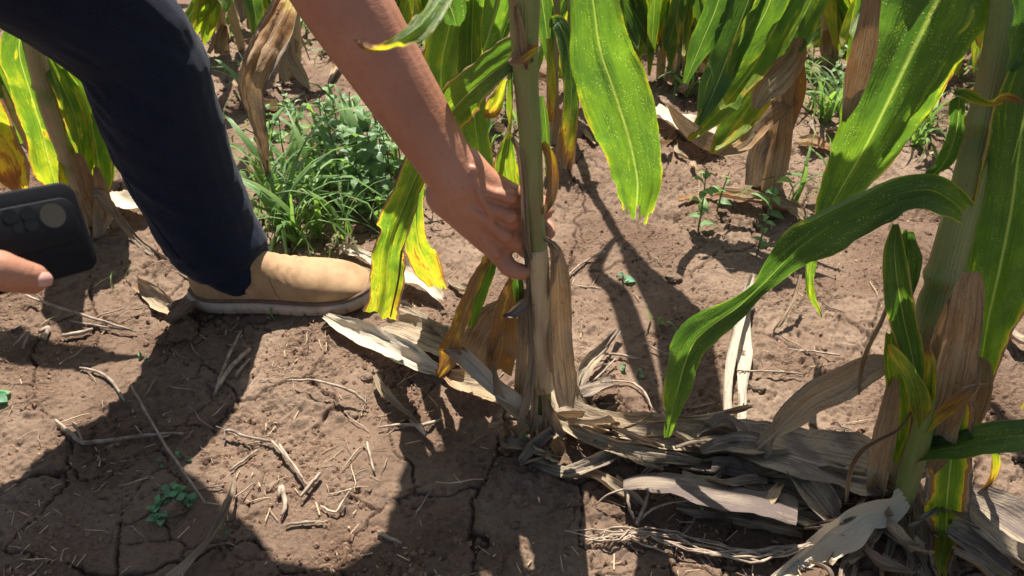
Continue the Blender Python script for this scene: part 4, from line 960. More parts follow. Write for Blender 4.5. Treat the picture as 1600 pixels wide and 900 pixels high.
twig("985,842,4;1010,852,4;1040,862,3", (.01, .01), 'short pale straw beside the root bundle')
twig("770,580,..".replace('..', '3') + ";800,575,3", (.01,), 'short straw by the husk') if False else None
# scattered straw pieces, one mesh data per variant
SG = 'short dry straw pieces scattered on the soil'
variants = []
for k in range(8):
    rr = random.Random(k); L = .015 + .006 * k; P = [(0, 0, 0)]
    for q in range(4): P.append((P[-1][0] + L / 4, P[-1][1] + rr.uniform(-.3, .3) * L / 4, rr.uniform(0, .003)))
    V, Fc, uv, aa = tube(np.array(P), [.0007, .0011, .0012, .001, .0006], 5, True, flat=.6)
    me = mesh_from('straw_piece', V, Fc, uv); me.materials.append(M['straw' if k % 2 else 'twig']); variants.append(me)
def zone(px, py):
    for (x0, y0, x1, y1, d) in [(180, 560, 350, 760, 2.5), (560, 560, 680, 700, 2.5), (350, 650, 560, 830, 2.0), (1020, 200, 1500, 400, 2.2), (400, 500, 700, 560, 1.5), (0, 640, 250, 900, 1.5), (1040, 100, 1300, 260, 2)]:
        if x0 < px < x1 and y0 < py < y1: return d
    return .7
cnt = 0
while cnt < 270:
    px, py = rng.uniform(0, 1600), rng.uniform(40, 895)
    if rng.uniform(0, 2.6) > zone(px, py): continue
    p = Pg(px, py, .003)
    o = bpy.data.objects.new('straw_piece', variants[rng.integers(0, 8)]); C.objects.link(o)
    o.location = p; o.rotation_euler = (0, rng.uniform(-.25, .1), rng.uniform(0, 6.28)); s = rng.uniform(.6, 1.25); o.scale = (s, s, s)
    tag(o, 'short dry straw piece lying on the cracked soil', 'straw', SG); cnt += 1
def scatter(name, n, mat, mk, label, yr=(.45, 2.7)):
    V = []; Fc = []
    for _ in range(n):
        y = yr[0] + (yr[1] - yr[0]) * rng.uniform() ** 1.7; x = rng.uniform(-1, 1) * (.34 + .72 * y)
        if fbm(x * 6, y * 6, 77, 3) < rng.uniform(-.25, .2): continue
        v, f = mk(x, y); k = len(V); V += v; Fc += [tuple(a + k for a in q) for q in f]
    o = link(name, mesh_from(name, V, Fc), M[mat], None, False)
    return tag(o, label, None, None, 'stuff')
def mk_crumb(x, y):
    r = .0007 + .0045 * rng.uniform() ** 6; z = gh(x, y) + r * .2
    d = [(1, 0, 0), (0, 1, 0), (-1, 0, 0), (0, -1, 0), (0, 0, 1), (0, 0, -.8)]
    c, s = math.cos(x * 999), math.sin(x * 999)
    v = []
    for a, b, e in d:
        q = r * rng.uniform(.6, 1.3); v.append((x + (a * c - b * s) * q, y + (a * s + b * c) * q, z + e * q * .8))
    return v, [(0, 1, 4), (1, 2, 4), (2, 3, 4), (3, 0, 4), (1, 0, 5), (2, 1, 5), (3, 2, 5), (0, 3, 5)]
def mk_bit(x, y):
    L = .002 + .010 * rng.uniform() ** 2.5; wv = .0003 + .0006 * rng.uniform(); a = rng.uniform(0, 6.28); z = gh(x, y) + .0025
    dx, dy = math.cos(a) * L, math.sin(a) * L; nx, ny = -math.sin(a) * wv, math.cos(a) * wv; t = rng.uniform(0, .004)
    return [(x - dx + nx, y - dy + ny, z), (x - dx - nx, y - dy - ny, z), (x + dx - nx, y + dy - ny, z + t), (x + dx + nx, y + dy + ny, z + t), (x - dx, y - dy, z + .0008), (x + dx, y + dy, z + t + .0008)], [(0, 1, 2, 3), (0, 4, 5, 3), (4, 1, 2, 5)]
scatter('soil_crumbs', 70000, 'crumb', mk_crumb, 'small loose crumbs of brown soil')
scatter('chaff', 5200, 'straw', mk_bit, 'fine straw chaff strewn over the soil')
# larger clods
def clod(px, py, wpx, label, group=None):
    p = Pg(px, py); r = wpx / 2 / F * proj(p)[2]
    bm = bmesh.new(); bmesh.ops.create_icosphere(bm, subdivisions=4, radius=1)
    V = np.array([v.co for v in bm.verts]); s = px * .37 + py
    n = fbm(V[:, 0] * 1.6 + s, V[:, 1] * 1.6 + V[:, 2] * 2.1, 5, 4, .65); n2 = fbm(V[:, 0] * 6 + s, V[:, 1] * 6 + V[:, 2] * 5, 8, 3)
    V = V * (1 + n[:, None] * .9 + n2[:, None] * .35) * np.array([1, .9, .55]) * r
    for v, c in zip(bm.verts, V): v.co = c
    me = bpy.data.meshes.new('clod'); bm.to_mesh(me); bm.free()
    o = link('clod', me, M['soil']); o.location = p + Vector((0, 0, r * .12)); tag(o, label, 'clod', group)
clod(288, 520, 46, 'crumbly soil clod below the boot heel', 'soil clods')
clod(262, 530, 30, 'smaller clod left of the crumbly one below the heel', 'soil clods')
clod(575, 590, 20, 'soil lump on top of the small mound left of the held stalk', 'soil clods')
clod(272, 796, 46, 'dark clod lifted under the round-leaved sprouts', 'soil clods')
clod(1052, 436, 26, 'clod at the corner of the square shadow', 'soil clods')
clod(1185, 606, 26, 'smooth sunlit clod left of the brown slanting leaf', 'soil clods')
clod(560, 360, 26, 'clod in front of the weed patch', 'soil clods')
CG = 'small clods scattered over the soil'
for i in range(60):
    px, py = rng.uniform(0, 1600), rng.uniform(100, 895)
    clod(px, py, rng.uniform(5, 13), 'small soil clod scattered among the crumbs', CG)
o = link('white_fleck', (lambda V: mesh_from('white_fleck', V, [(0, 1, 2, 3), (0, 4, 1), (1, 4, 2), (2, 4, 3), (3, 4, 0)]))([(-.004, -.003, 0), (.003, -.004, 0), (.004, .003, 0), (-.003, .003, 0), (0, 0, .003)]), M['white'])
o.location = Pg(997, 811, .003); tag(o, 'tiny white fleck on the soil in front of the heap', 'fleck')

# ------------------------------------------------------------------ weeds and grass
def blade_mesh(L, W, bend, seed, seg=7):
    rr = random.Random(seed); P = []; n = seg + 1
    for i in range(n):
        t = i / seg; a = bend * t * t
        P.append((math.sin(a) * L * t, rr.uniform(-.01, .01) * L, L * t * math.cos(a * .8)))
    P = np.array(P); Wd = np.array([W * (.5 + .5 * min(1, t * 4)) * (1 - t ** 2.2) + .0002 for t in np.linspace(0, 1, n)])
    N = np.repeat([[1., 0, .25]], n, 0)
    V, Fc, uv, ag = ribbon(P, Wd, N, np.zeros(n), fold=.3, cross=2, ragged=0, seed=seed)
    me = mesh_from('blade', V, Fc, uv); me.materials.append(M['grass']); me.polygons.foreach_set('use_smooth', [True] * len(me.polygons)); return me
BL = [blade_mesh(1, .018 + .008 * (k % 3), .5 + .32 * k, k) for k in range(6)]
def grass(px, py, hpx, n, label, spread=.5, group='grass tufts'):
    p = Pg(px, py, 0); H = hpx / F * proj(p)[2] / .85
    e = empty('grass_tuft', p, label, 'grass', group)
    for i in range(n):
        o = bpy.data.objects.new('blade', BL[rng.integers(0, 6)]); C.objects.link(o); o.parent = e
        s = H * rng.uniform(.55, 1.15); o.scale = (s * rng.uniform(.7, 1.1), s * rng.uniform(.8, 1.5), s)
        o.rotation_euler = (rng.uniform(-.3, .3) * spread, rng.uniform(-.25, .5) * spread, rng.uniform(0, 6.28)); o.location = (rng.normal() * .008, rng.normal() * .008, -.004)
    return e
def leafm(name, mat, serr=0.0, asp=.55):
    n = 9; t = np.linspace(0, 1, n)
    P = np.stack([t, 0 * t, .12 * np.sin(t * 3.0) - .16 * t * t], 1); Wd = asp / 2 * np.sin(np.pi * np.clip(t, 0.02, .985) ** .75) ** .8 + .004
    if serr: Wd = Wd * (1 + serr * np.where(np.arange(n) % 2, 1, -1))
    V, Fc, uv, ag = ribbon(P, Wd, np.repeat([[0., 0, 1]], n, 0), np.zeros(n), fold=.25, cross=4, ragged=0, seed=3)
    me = mesh_from(name, V, Fc, uv); me.materials.append(M[mat]); me.polygons.foreach_set('use_smooth', [True] * len(me.polygons)); return me
LM = {k: leafm('leaf', k, .04, .6) for k in ('weed', 'weedlight')}
LM['sprout'] = leafm('leaf', 'sprout', 0, .95)
def weed(px, py, hpx, n, lpx, label, mat='weed', group='broad-leaved weeds', lean=0.0):
    p = Pg(px, py, 0); k = proj(p)[2] / F; H = hpx * k / .85; Ls = lpx * k
    e = empty('weed', p, label, 'weed', group)
    dx, dy = lean * H + rng.uniform(-.1, .1) * H, rng.uniform(-.15, .15) * H
    Pm = [(0, 0, -.005), (dx * .3, dy * .3, H * .5), (dx, dy, H)]
    D = catmull(np.array(Pm), 5)
    V, Fc, uv, aa = tube(D, np.linspace(.0022, .001, len(D)), 6, True)
    me = mesh_from('stem', V, Fc, uv); me.materials.append(M['stem']); o = bpy.data.objects.new('stem', me); C.objects.link(o); o.parent = e
    for i in range(n):
        t = .15 + .85 * (i + .5) / n; q = D[min(len(D) - 1, int(t * (len(D) - 1)))]
        o = bpy.data.objects.new('leaf', LM[mat]); C.objects.link(o); o.parent = e
        s = Ls * rng.uniform(.6, 1.2) * (1.1 - .45 * t); o.scale = (s, s, s)
        o.location = tuple(q + rng.normal(size=3) * .003); o.rotation_euler = (rng.uniform(-.3, .3), rng.uniform(-.8, .35), i * 2.4 + rng.uniform(-.4, .4))
    return e
W1 = 'broad-leaved weeds behind the boot'
for i, (px, py, hh, n, ls, mt) in enumerate([(560, 325, 110, 22, 46, 'weed'), (590, 320, 130, 24, 44, 'weed'), (540, 300, 90, 18, 34, 'weed'), (615, 300, 100, 16, 30, 'weed'), (520, 315, 80, 16, 30, 'weedlight'),
        (575, 345, 70, 16, 30, 'weed'), (500, 290, 70, 14, 26, 'weedlight'), (480, 270, 60, 10, 26, 'weedlight'), (445, 250, 60, 8, 24, 'weedlight'), (425, 215, 40, 7, 22, 'weedlight'), (610, 345, 60, 12, 24, 'weed'),
        (550, 260, 100, 18, 36, 'weed'), (525, 250, 80, 14, 30, 'weed'), (460, 330, 50, 10, 20, 'weedlight'), (640, 330, 60, 12, 22, 'weed'), (600, 260, 90, 14, 32, 'weed'), (495, 335, 60, 12, 22, 'weedlight'), (540, 340, 60, 12, 24, 'weed'), (470, 210, 50, 9, 26, 'weedlight'), (505, 215, 60, 10, 28, 'weedlight'), (530, 210, 70, 12, 30, 'weedlight'), (440, 300, 50, 8, 22, 'weedlight'), (415, 250, 40, 7, 22, 'weedlight'), (455, 190, 40, 7, 22, 'weedlight'), (625, 250, 70, 10, 26, 'weedlight'), (570, 235, 80, 12, 30, 'weedlight')]):
    weed(px, py, hh, n, ls, 'broad-leaved weed in the green patch between boot and arm', mt, W1)
G1_ = 'grass tufts in the weed patch'
for (px, py, hh, n) in [(450, 372, 160, 16), (470, 385, 140, 16), (492, 372, 110, 10), (430, 350, 120, 10), (540, 370, 130, 8), (600, 350, 120, 8), (505, 330, 130, 8), (415, 300, 100, 7), (575, 300, 160, 8), (640, 340, 100, 7), (620, 270, 120, 8), (445, 330, 190, 6), (465, 300, 180, 5), (425, 260, 120, 6), (520, 290, 150, 6), (480, 250, 120, 6), (530, 385, 120, 5), (500, 230, 100, 6), (410, 340, 110, 6)]:
    grass(px, py, hh, n, 'grass tuft growing through the green patch behind the boot', .6, G1_)
grass(395, 170, 110, 5, 'sparse tall grass beside the knee', .5)
grass(190, 430, 60, 3, 'single bright grass shoot left of the leg', .9)
G2_ = 'grass tufts of the second row'
for (px, py, hh, n) in [(1290, 190, 110, 18), (1310, 175, 90, 14), (1270, 175, 80, 12), (1330, 200, 60, 10), (1430, 225, 90, 16), (1445, 205, 80, 12), (1075, 150, 80, 12), (1060, 130, 60, 8), (1285, 310, 110, 8), (1240, 320, 100, 6), (1360, 150, 70, 12), (1440, 110, 60, 12), (820, 200, 70, 8), (760, 230, 90, 10), (720, 200, 70, 8), (1460, 60, 60, 10), (600, 60, 60, 10), (350, 60, 70, 10), (520, 90, 60, 10), (380, 110, 50, 8), (1400, 70, 70, 14), (1350, 110, 80, 14), (1500, 120, 60, 10), (1540, 160, 60, 8), (1260, 120, 70, 12), (980, 110, 50, 8), (1130, 90, 60, 10), (800, 120, 80, 12), (720, 60, 70, 10), (690, 120, 80, 10), (30, 200, 90, 14), (10, 140, 80, 12), (50, 150, 70, 10), (60, 230, 60, 8), (930, 60, 50, 8), (1180, 60, 60, 8)]:
    grass(px, py, hh, n, 'green grass tuft growing between the maize rows', .9, G2_)
weed(1091, 360, 100, 14, 26, 'leafy weed seedling left of the two standing between the plants', 'weedlight', None)
weed(1182, 400, 70, 8, 24, 'short weed seedling right of the leafy one', 'weedlight', None)
weed(1197, 345, 60, 6, 36, 'weed seedling with one large oval leaf', 'weedlight', None)
weed(1120, 330, 60, 5, 22, 'thin weed seedling behind the leafy one', 'weedlight', None)
W2 = 'low weeds between the far rows'
for (px, py) in [(30, 170), (15, 120), (60, 190), (1330, 90), (1390, 100), (1100, 80), (1160, 40), (930, 120), (880, 40), (700, 90), (660, 60), (480, 60), (420, 90), (1450, 150), (1480, 60), (760, 200), (740, 180), (790, 180), (1180, 100), (990, 30), (600, 10), (1300, 140)]:
    weed(px, py, rng.uniform(20, 50), 8, rng.uniform(14, 24), 'low weed on the soil between the far maize rows', 'weedlight', W2)
SG2 = 'tiny sprouts on the bare soil'
def sprout(px, py, n, lpx, label, group=None, hpx=12):
    weed(px, py, hpx, n, lpx, label, 'sprout', group)
for (dx, dy) in [(-22, 22), (-14, 12), (-6, 2), (4, -8), (14, -4), (24, 6), (-18, 34), (8, 8), (30, 10)]:
    sprout(268 + dx, 790 + dy - 12, 7, 15, 'round-leaved sprout in the cluster at lower left', 'cluster of round-leaved sprouts')
sprout(4, 626, 7, 22, 'pale green sprout at the left edge')
sprout(812, 692, 8, 18, 'bright green sprout at the foot of the held plant', None, 20)
for (px, py) in [(352, 830), (286, 716), (250, 728), (878, 478), (997, 590), (1160, 640), (1090, 800), (1135, 810), (1190, 806), (222, 560), (975, 580)]:
    sprout(px, py, 3, 9, 'tiny two-leaved sprout on the bare soil', SG2)
sprout(973, 440, 4, 16, 'small sprout in the narrow leaf shadow', None)
e = grass(1030, 505, 52, 3, 'small maize seedling with two arched blades', 1.0, None); e.name = 'maize_seedling'
for ch, s in zip(e.children, (1, 1.2, .9)): ch.scale = (ch.scale[0] * 1.2, ch.scale[1] * 2.6, ch.scale[2])

# ------------------------------------------------------------------ people
def remeshed(name, chains, voxel, smooth, mat, parent=None, disp=None, seg=20):
    """chains: lists of (x, y, z, r); swept, joined, fused into one continuous skin"""
    V = []; Fc = []
    for ch in chains:
        D = catmull(np.array([list(c) for c in ch], float), 8) if len(ch) > 1 else np.array(ch, float)
        D = D[np.r_[True, np.linalg.norm(np.diff(D[:, :3], axis=0), axis=1) > 1e-6]] if len(D) > 1 else D
        if len(D) > 1:
            t0 = (D[0, :3] - D[1, :3]); t0 /= np.linalg.norm(t0); t1 = (D[-1, :3] - D[-2, :3]); t1 /= np.linalg.norm(t1)
            pre = [[*(D[0, :3] + t0 * D[0, 3] * math.sin(a)), D[0, 3] * math.cos(a)] for a in (1.5, 1.2, .8, .4)]
            post = [[*(D[-1, :3] + t1 * D[-1, 3] * math.sin(a)), D[-1, 3] * math.cos(a)] for a in (.4, .8, 1.2, 1.5)]
            D = np.vstack([pre, D, post])
        v, f, _, _ = tube(D[:, :3], D[:, 3], seg, True)
        # weld the seam column
        k = len(V); V += [tuple(q) for q in v]; Fc += [tuple(a + k for a in q) for q in f]
    me = mesh_from(name, V, Fc)
    bm = bmesh.new(); bm.from_mesh(me); bmesh.ops.remove_doubles(bm, verts=bm.verts, dist=1e-6); bmesh.ops.recalc_face_normals(bm, faces=bm.faces); bm.to_mesh(me); bm.free()
    o = bpy.data.objects.new(name, me); C.objects.link(o)
    r = o.modifiers.new('r', 'REMESH'); r.mode = 'VOXEL'; r.voxel_size = voxel
    s = o.modifiers.new('s', 'SMOOTH'); s.factor = .5; s.iterations = smooth
    dg = bpy.context.evaluated_depsgraph_get(); me2 = bpy.data.meshes.new_from_object(o.evaluated_get(dg))
    bpy.data.objects.remove(o); bpy.data.meshes.remove(me)
    me2.name = name
    n = len(me2.vertices); co = np.empty(n * 3); me2.vertices.foreach_get('co', co); co = co.reshape(-1, 3)
    if disp is not None:
        no = np.empty(n * 3); me2.vertices.foreach_get('normal', no); no = no.reshape(-1, 3)
        co = co + no * disp(co)[:, None]; me2.vertices.foreach_set('co', co.ravel()); me2.update()
    me2.materials.clear()
    return link(name, me2, M[mat], parent)
def ch(*pts): return [(p[0][0], p[0][1], p[0][2], p[1]) for p in pts]
def ell(c, rx, ry, rz, n=9):
    return None
def n3(c, s, seed): return fbm(c[:, 0] * s + c[:, 2] * s * .7, c[:, 1] * s - c[:, 2] * s * .6, seed, 3)

def boot(parent, origin, ang, sc=1.0):
    xs_ = np.array([0, .006, .03, .06, .09, .12, .14, .17, .20, .23, .26, .285, .303, .314, .318]) 
    hw = np.array([.006, .020, .034, .037, .037, .038, .040, .044, .048, .050, .048, .042, .030, .016, .004])
    tp = np.array([.060, .105, .124, .128, .122, .104, .092, .080, .073, .069, .063, .053, .043, .035, .030])
    zs = np.interp(xs_, [0, .22, .318], [.026, .026, .034])
    q = np.r_[np.linspace(0, .3, 60), np.linspace(.302, .318, 12)]
    W_ = np.interp(q, xs_, hw); T_ = np.interp(q, xs_, tp); Z_ = np.interp(q, xs_, zs)
    def smooth(a):
        for _ in range(3): a[1:-1] = (a[:-2] + 2 * a[1:-1] + a[2:]) / 4
        return a
    W_, T_ = smooth(W_), smooth(T_)
    Mx = Matrix.Translation(origin) @ Matrix.Rotation(ang, 4, 'Z') @ Matrix.Scale(sc, 4)
    def curve(x): return .006 * math.sin((x - .1) * 9)      # banana shape of a right foot
    def surf(x, th, off=0.0):
        w_, t_, z_ = np.interp(x, q, W_), np.interp(x, q, T_), np.interp(x, q, Z_)
        c, s = math.cos(th), math.sin(th)
        yy = (w_ + off) * math.copysign(abs(c) ** .75, c); zz = z_ + (t_ - z_ + off) * abs(s) ** .85
        narrow = 1 - .22 * max(0, (zz - .05) / .1)
        # creases over the ball of the foot
        cr = .0024 * math.sin(x * 380 + 7 * c + 2 * math.sin(9 * c)) * math.exp(-((x - .175) / .028) ** 2) * s
        return Mx @ Vector((x, yy * narrow + curve(x), zz + cr))
    ns = 28; V = []; Fc = []
    for x in q:
        for j in range(ns + 1): V.append(surf(x, math.pi * j / ns))
    m = ns + 1
    for i in range(len(q) - 1):
        for j in range(ns): a = i * m + j; Fc.append((a, a + m, a + m + 1, a + 1))
    link('boot_upper', mesh_from('boot_upper', V, Fc), M['boot'], parent)
    # sole: outline swept with cut grooves
    def outline(off, n=240):
        out = []
        up = [(x, np.interp(x, q, W_) + off + curve(x)) for x in np.linspace(.002, .317, n // 2)]
        dn = [(x, -(np.interp(x, q, W_) + off) + curve(x)) for x in np.linspace(.317, .002, n // 2)]
        for k, (x, y) in enumerate(up + dn):
            xx = x + (off if x > .30 else 0) * (x - .30) / .017 - (off if x < .02 else 0) * (.02 - x) / .018
            out.append((xx, y))
        return out
    def spring(x): return float(np.interp(x, [0, .02, .06, .22, .27, .325], [.004, .001, 0, 0, .003, .013]))
    def band(name, mat, levels, groove=False):
        V = []; Fc = []; n = 240
        for lv, (z, off) in enumerate(levels):
            for k, (x, y) in enumerate(outline(off)):
                zz = z + spring(x); yy = y; xx = x
                if groove and lv in (1, 2) and x > .05:
                    g = abs(((x * 42) % 1) - .5) < .07
                    if g: yy = y * .90; 
                V.append(Mx @ Vector((xx, yy, zz)))
        for lv in range(len(levels) - 1):
            for k in range(n): a = lv * n + k; b_ = lv * n + (k + 1) % n; Fc.append((a, b_, b_ + n, a + n))
        top = (len(levels) - 1) * n
        Fc.append(tuple(range(top, top + n))); Fc.append(tuple(reversed(range(n))))
        link(name, mesh_from(name, V, Fc), M[mat], parent, True)
    band('sole', 'sole', [(.000, .003), (.002, .006), (.011, .0075), (.013, .008), (.020, .0075), (.023, .005)], True)
    band('welt', 'soledark', [(.0225, .003), (.028, .0045), (.0295, .0)])
    def seam(name, pts, r=.0006, mat='seam'):
        P = [surf(x, th, .0006) for x, th in pts]
        D = catmull(np.array([list(p) for p in P]), 6); V, Fc, uv, aa = tube(D, np.full(len(D), r), 6, True)
        link(name, mesh_from(name, V, Fc), M[mat], parent)
    PI = math.pi
    for s in (0, 1):
        f = (lambda t: PI - t) if s else (lambda t: t)
        seam('seam', [(.165, f(.03)), (.158, f(.3)), (.152, f(.6)), (.150, f(.9))])
    
    # folded leather tongue edge
    return e

def build_person(label, J, skin, hands, jeans_chains, jeans_disp, jeans_voxel, shoe, voxel=.004, face=(1, 0, -.5)):
    root = empty('person', Vector(J['base']), label, 'person')
    Vv = lambda k: Vector(J[k])
    pel, che, nk, hd = Vv('pelvis'), Vv('chest'), Vv('neck'), Vv('head')
    fd = Vector(face).normalized(); axis = (hd - nk).normalized()
    fd = (fd - axis * fd.dot(axis)).normalized(); side = axis.cross(fd)
    chains = [ch((pel, .13), ((pel + che) / 2, .12), (che, .135), (nk.lerp(che, .35), .09)),
              ch((nk.lerp(che, .4), .065), (nk, .056), (hd - axis * .02, .055)),
              ch((hd - axis * .035, .072), (hd + axis * .03, .086), (hd + axis * .075, .080)),
              ch((hd - axis * .07 + fd * .035, .045), (hd - axis * .02 + fd * .03, .062)),
              ch((hd + fd * .080 + axis * .02, .010), (hd + fd * .102 - axis * .012, .013)),
              ch((hd + fd * .076 - axis * .045 + side * .018, .009), (hd + fd * .082 - axis * .045, .010), (hd + fd * .076 - axis * .045 - side * .018, .009))]
    for s in (1, -1):
        chains.append(ch((hd + side * s * .082 - axis * .015, .012), (hd + side * s * .088 + axis * .02 - fd * .01, .014)))
        chains.append(ch((hd + fd * .078 + side * s * .02 + axis * .035, .009), (hd + fd * .070 + side * s * .045 + axis * .038, .009)))
    for s in 'rl':
        sh, el, wr = Vv('sh' + s), Vv('el' + s), Vv('wr' + s)
        chains.append(ch((che.lerp(nk, .5), .07), (sh, .060), (sh.lerp(el, .4), .052), (el, .044), (el.lerp(wr, .25), .047), (el.lerp(wr, .65), .0385), (wr.lerp(el, .12), .033), (wr, .031)))
        hp, kn = Vv('hp' + s), Vv('kn' + s); an = Vv('an' + s)
        chains.append(ch((pel, .10), (hp, .085), (kn, .055), (kn.lerp(an, .35), .05), (an, .035)))
    chains += hands
    def sdisp(c): return n3(c, 60, 5) * .0016 + n3(c, 150, 9) * .0006
    remeshed('body', chains, voxel, 2, skin, root, sdisp)
    for s in (1, -1):
        c_ = hd + fd * .074 + side * s * .031 + axis * .018
        bm = bmesh.new(); bmesh.ops.create_uvsphere(bm, u_segments=16, v_segments=12, radius=.012); me = bpy.data.meshes.new('eye'); bm.to_mesh(me); bm.free()
        me.transform(Matrix.Translation(c_)); link('eye', me, M['white'], root)
    remeshed('hair', [ch((hd + axis * .0 - fd * .026, .084), (hd + axis * .045 - fd * .012, .086), (hd + axis * .07 - fd * .0, .076)), ch((hd - axis * .05 - fd * .05, .05), (hd - fd * .04, .07))], .004, 3, 'hair', root, lambda c: n3(c, 90, 3) * .008)
    sc_ = [ch((pel + (che - pel) * .05, .155), ((pel + che) / 2, .140), (che, .152), (nk.lerp(che, .45), .105)), ]
    for s in 'rl':
        sh, el = Vv('sh' + s), Vv('el' + s)
        sc_.append(ch((che.lerp(nk, .4), .09), (sh, .074), (sh.lerp(el, .35), .066), (sh.lerp(el, .55), .064)))
    remeshed('shirt', sc_, .008, 3, 'shirt', root, lambda c: n3(c, 14, 2) * .022)
    remeshed('jeans', jeans_chains, jeans_voxel, 4, 'denim', root, jeans_disp)
    for (o_, a_, s_) in shoe:
        bo = empty('boot', Vector(o_), None, None) if False else None
        boot(root, Vector(o_), a_, s_)
    return root

e = None
# --- bending person
foot = Vector((-.585, 1.050, gh(-.45, 1.04) + .000))
JP = dict(base=(-.5, 1.05, 0), pelvis=(-.90, .92, .80), chest=(-.47, .93, .95), neck=(-.28, 1.05, .98), head=(-.165, 1.19, .95),
          shr=(-.36, .92, .93), elr=(-.215, .80, .70), wrr=tuple(Pf(716, 284, .715)), shl=(-.60, 1.20, .99), ell=(-.86, 1.14, 1.10), wrl=(-.98, 1.02, .93),
          hpr=tuple(Pf(-130, -135, .975)), knr=tuple(Pf(225, 75, 1.09)), anr=tuple(Pf(360, 420, 1.06)),
          hpl=(-.98, 1.02, .76), knl=(-1.22, 1.25, .44), anl=(-1.42, 1.48, .12))
hands = []
def hc(*p): hands.append([(*Pf(a, b, f), r) for a, b, f, r in p])
hc((725, 266, .722, .027), (762, 288, .716, .0185), (803, 305, .715, .0135), (826, 309, .738, .0115), (846, 318, .742, .0105), (853, 331, .728, .0095))
hc((716, 280, .716, .028), (758, 312, .709, .019), (801, 338, .708, .0140), (826, 345, .738, .0118), (850, 354, .742, .0108), (857, 363, .728, .0096))
hc((708, 292, .714, .028), (750, 336, .706, .019), (796, 370, .706, .0138), (814, 382, .720, .0118), (824, 392, .738, .0105), (838, 394, .742, .0095))
hc((700, 305, .714, .026), (738, 352, .707, .0175), (779, 396, .704, .0130), (790, 412, .698, .0115), (800, 421, .694, .0108), (815, 425, .697, .0102))
hc((722, 272, .728, .022), (752, 288, .740, .018), (790, 296, .757, .0130), (822, 304, .762, .0115), (842, 316, .756, .0100))
# raised tendons and the vein along the back of the hand
hc((735, 280, .702, .006), (765, 300, .6955, .0052), (798, 308, .700, .0085)); hc((728, 294, .698, .006), (760, 320, .6910, .0050), (797, 338, .6935, .0090)); hc((720, 308, .697, .006), (752, 340, .6885, .0052), (790, 368, .6925, .0092)); hc((712, 322, .698, .005), (742, 356, .6905, .0048), (774, 394, .6925, .0088))
hc((740, 262, .7, .003), (748, 300, .6885, .0032), (764, 330, .686, .0030), (772, 360, .6865, .0028))
wl = Vector(JP['wrl'])
for k in range(4): hands.append([(wl.x + .02 * 0, wl.y, wl.z, .024), (wl.x + .05, wl.y - .03 + .019 * k, wl.z - .005, .013), (wl.x + .085, wl.y - .035 + .02 * k, wl.z - .010, .009), (wl.x + .10, wl.y - .03 + .02 * k, wl.z - .03, .008)])
hands.append([(wl.x, wl.y, wl.z, .02), (wl.x + .02, wl.y - .045, wl.z - .0, .012), (wl.x + .045, wl.y - .06, wl.z - .01, .010)])
def pj(px, py, f, hw): p = Pf(px, py, f); return (*p, hw / F * proj(p)[2])
jc = [[pj(-190, -170, .95, 112), pj(-60, -100, 1.0, 108), pj(60, -40, 1.04, 106), pj(150, 15, 1.07, 101), pj(214, 78, 1.09, 95), pj(240, 150, 1.085, 92), pj(264, 222, 1.08, 86), pj(296, 296, 1.075, 78), pj(330, 362, 1.07, 73), pj(357, 398, 1.068, 67), pj(366, 410, 1.066, 58)],
      [(*JP['pelvis'], .155), (*JP['hpl'], .12), (-1.12, 1.15, .60, .095), (*JP['knl'], .08), (-1.33, 1.38, .26, .07), (-1.40, 1.48, .14, .065)],
      [(*JP['pelvis'], .155), (-.88, .95, .74, .13), pj(-150, -150, .97, 112)]]
def jdisp(c):
    # broad soft folds, tighter diagonal ones behind the knee and stacked above the hem
    z = c[:, 2]; x = c[:, 0]
    d = n3(c, 9, 4) * .010 + fbm(z * 34 + x * 26, c[:, 1] * 7, 12, 2) * .007
    hem = np.clip((.20 - z) / .14, 0, 1); knee = np.exp(-((z - .45) / .10) ** 2)
    d += hem * .009 * (fbm(z * 42 - x * 12, c[:, 1] * 9 + x * 4, 17, 2)) * 1.6 + knee * .012 * fbm(z * 26 + x * 38, c[:, 1] * 6, 19, 2)
    return d
per = build_person('person in dark navy jeans and a tan boot bending down to grip a maize stalk', JP, 'skin', hands, jc, jdisp, .005,
             [(tuple(foot), R(-1), 1.05), ((-1.46, 1.46, gh(-1.4, 1.46)), R(8), 1.0)], voxel=.0026, face=(.6, 0, -1))
# hem and side seam laid on the cloth
from mathutils.bvhtree import BVHTree
jm = [c for c in per.children if c.name.startswith('jeans')][0]
bv = BVHTree.FromPolygons([v.co for v in jm.data.vertices], [tuple(p.vertices) for p in jm.data.polygons])
def onjeans(pts, name, r):
    P = []
    for px, py in pts:
        d = ray(px, py).normalized(); hit = bv.ray_cast(Vector((0, 0, HC)), d)
        if hit[0] is not None: P.append(list(hit[0] - d * .0008))
    if len(P) > 2:
        D = catmull(np.array(P), 5); V, Fc, uv, aa = tube(D, np.full(len(D), r), 6, True, flat=.5); link(name, mesh_from(name, V, Fc), M['denim'], per)
onjeans([(12, 55), (60, 88), (105, 125), (140, 175), (170, 232), (205, 296), (240, 350), (280, 405)], 'side_seam', .0016)
onjeans([(318, 452), (350, 462), (385, 458), (410, 440), (426, 416)], 'hem', .002)

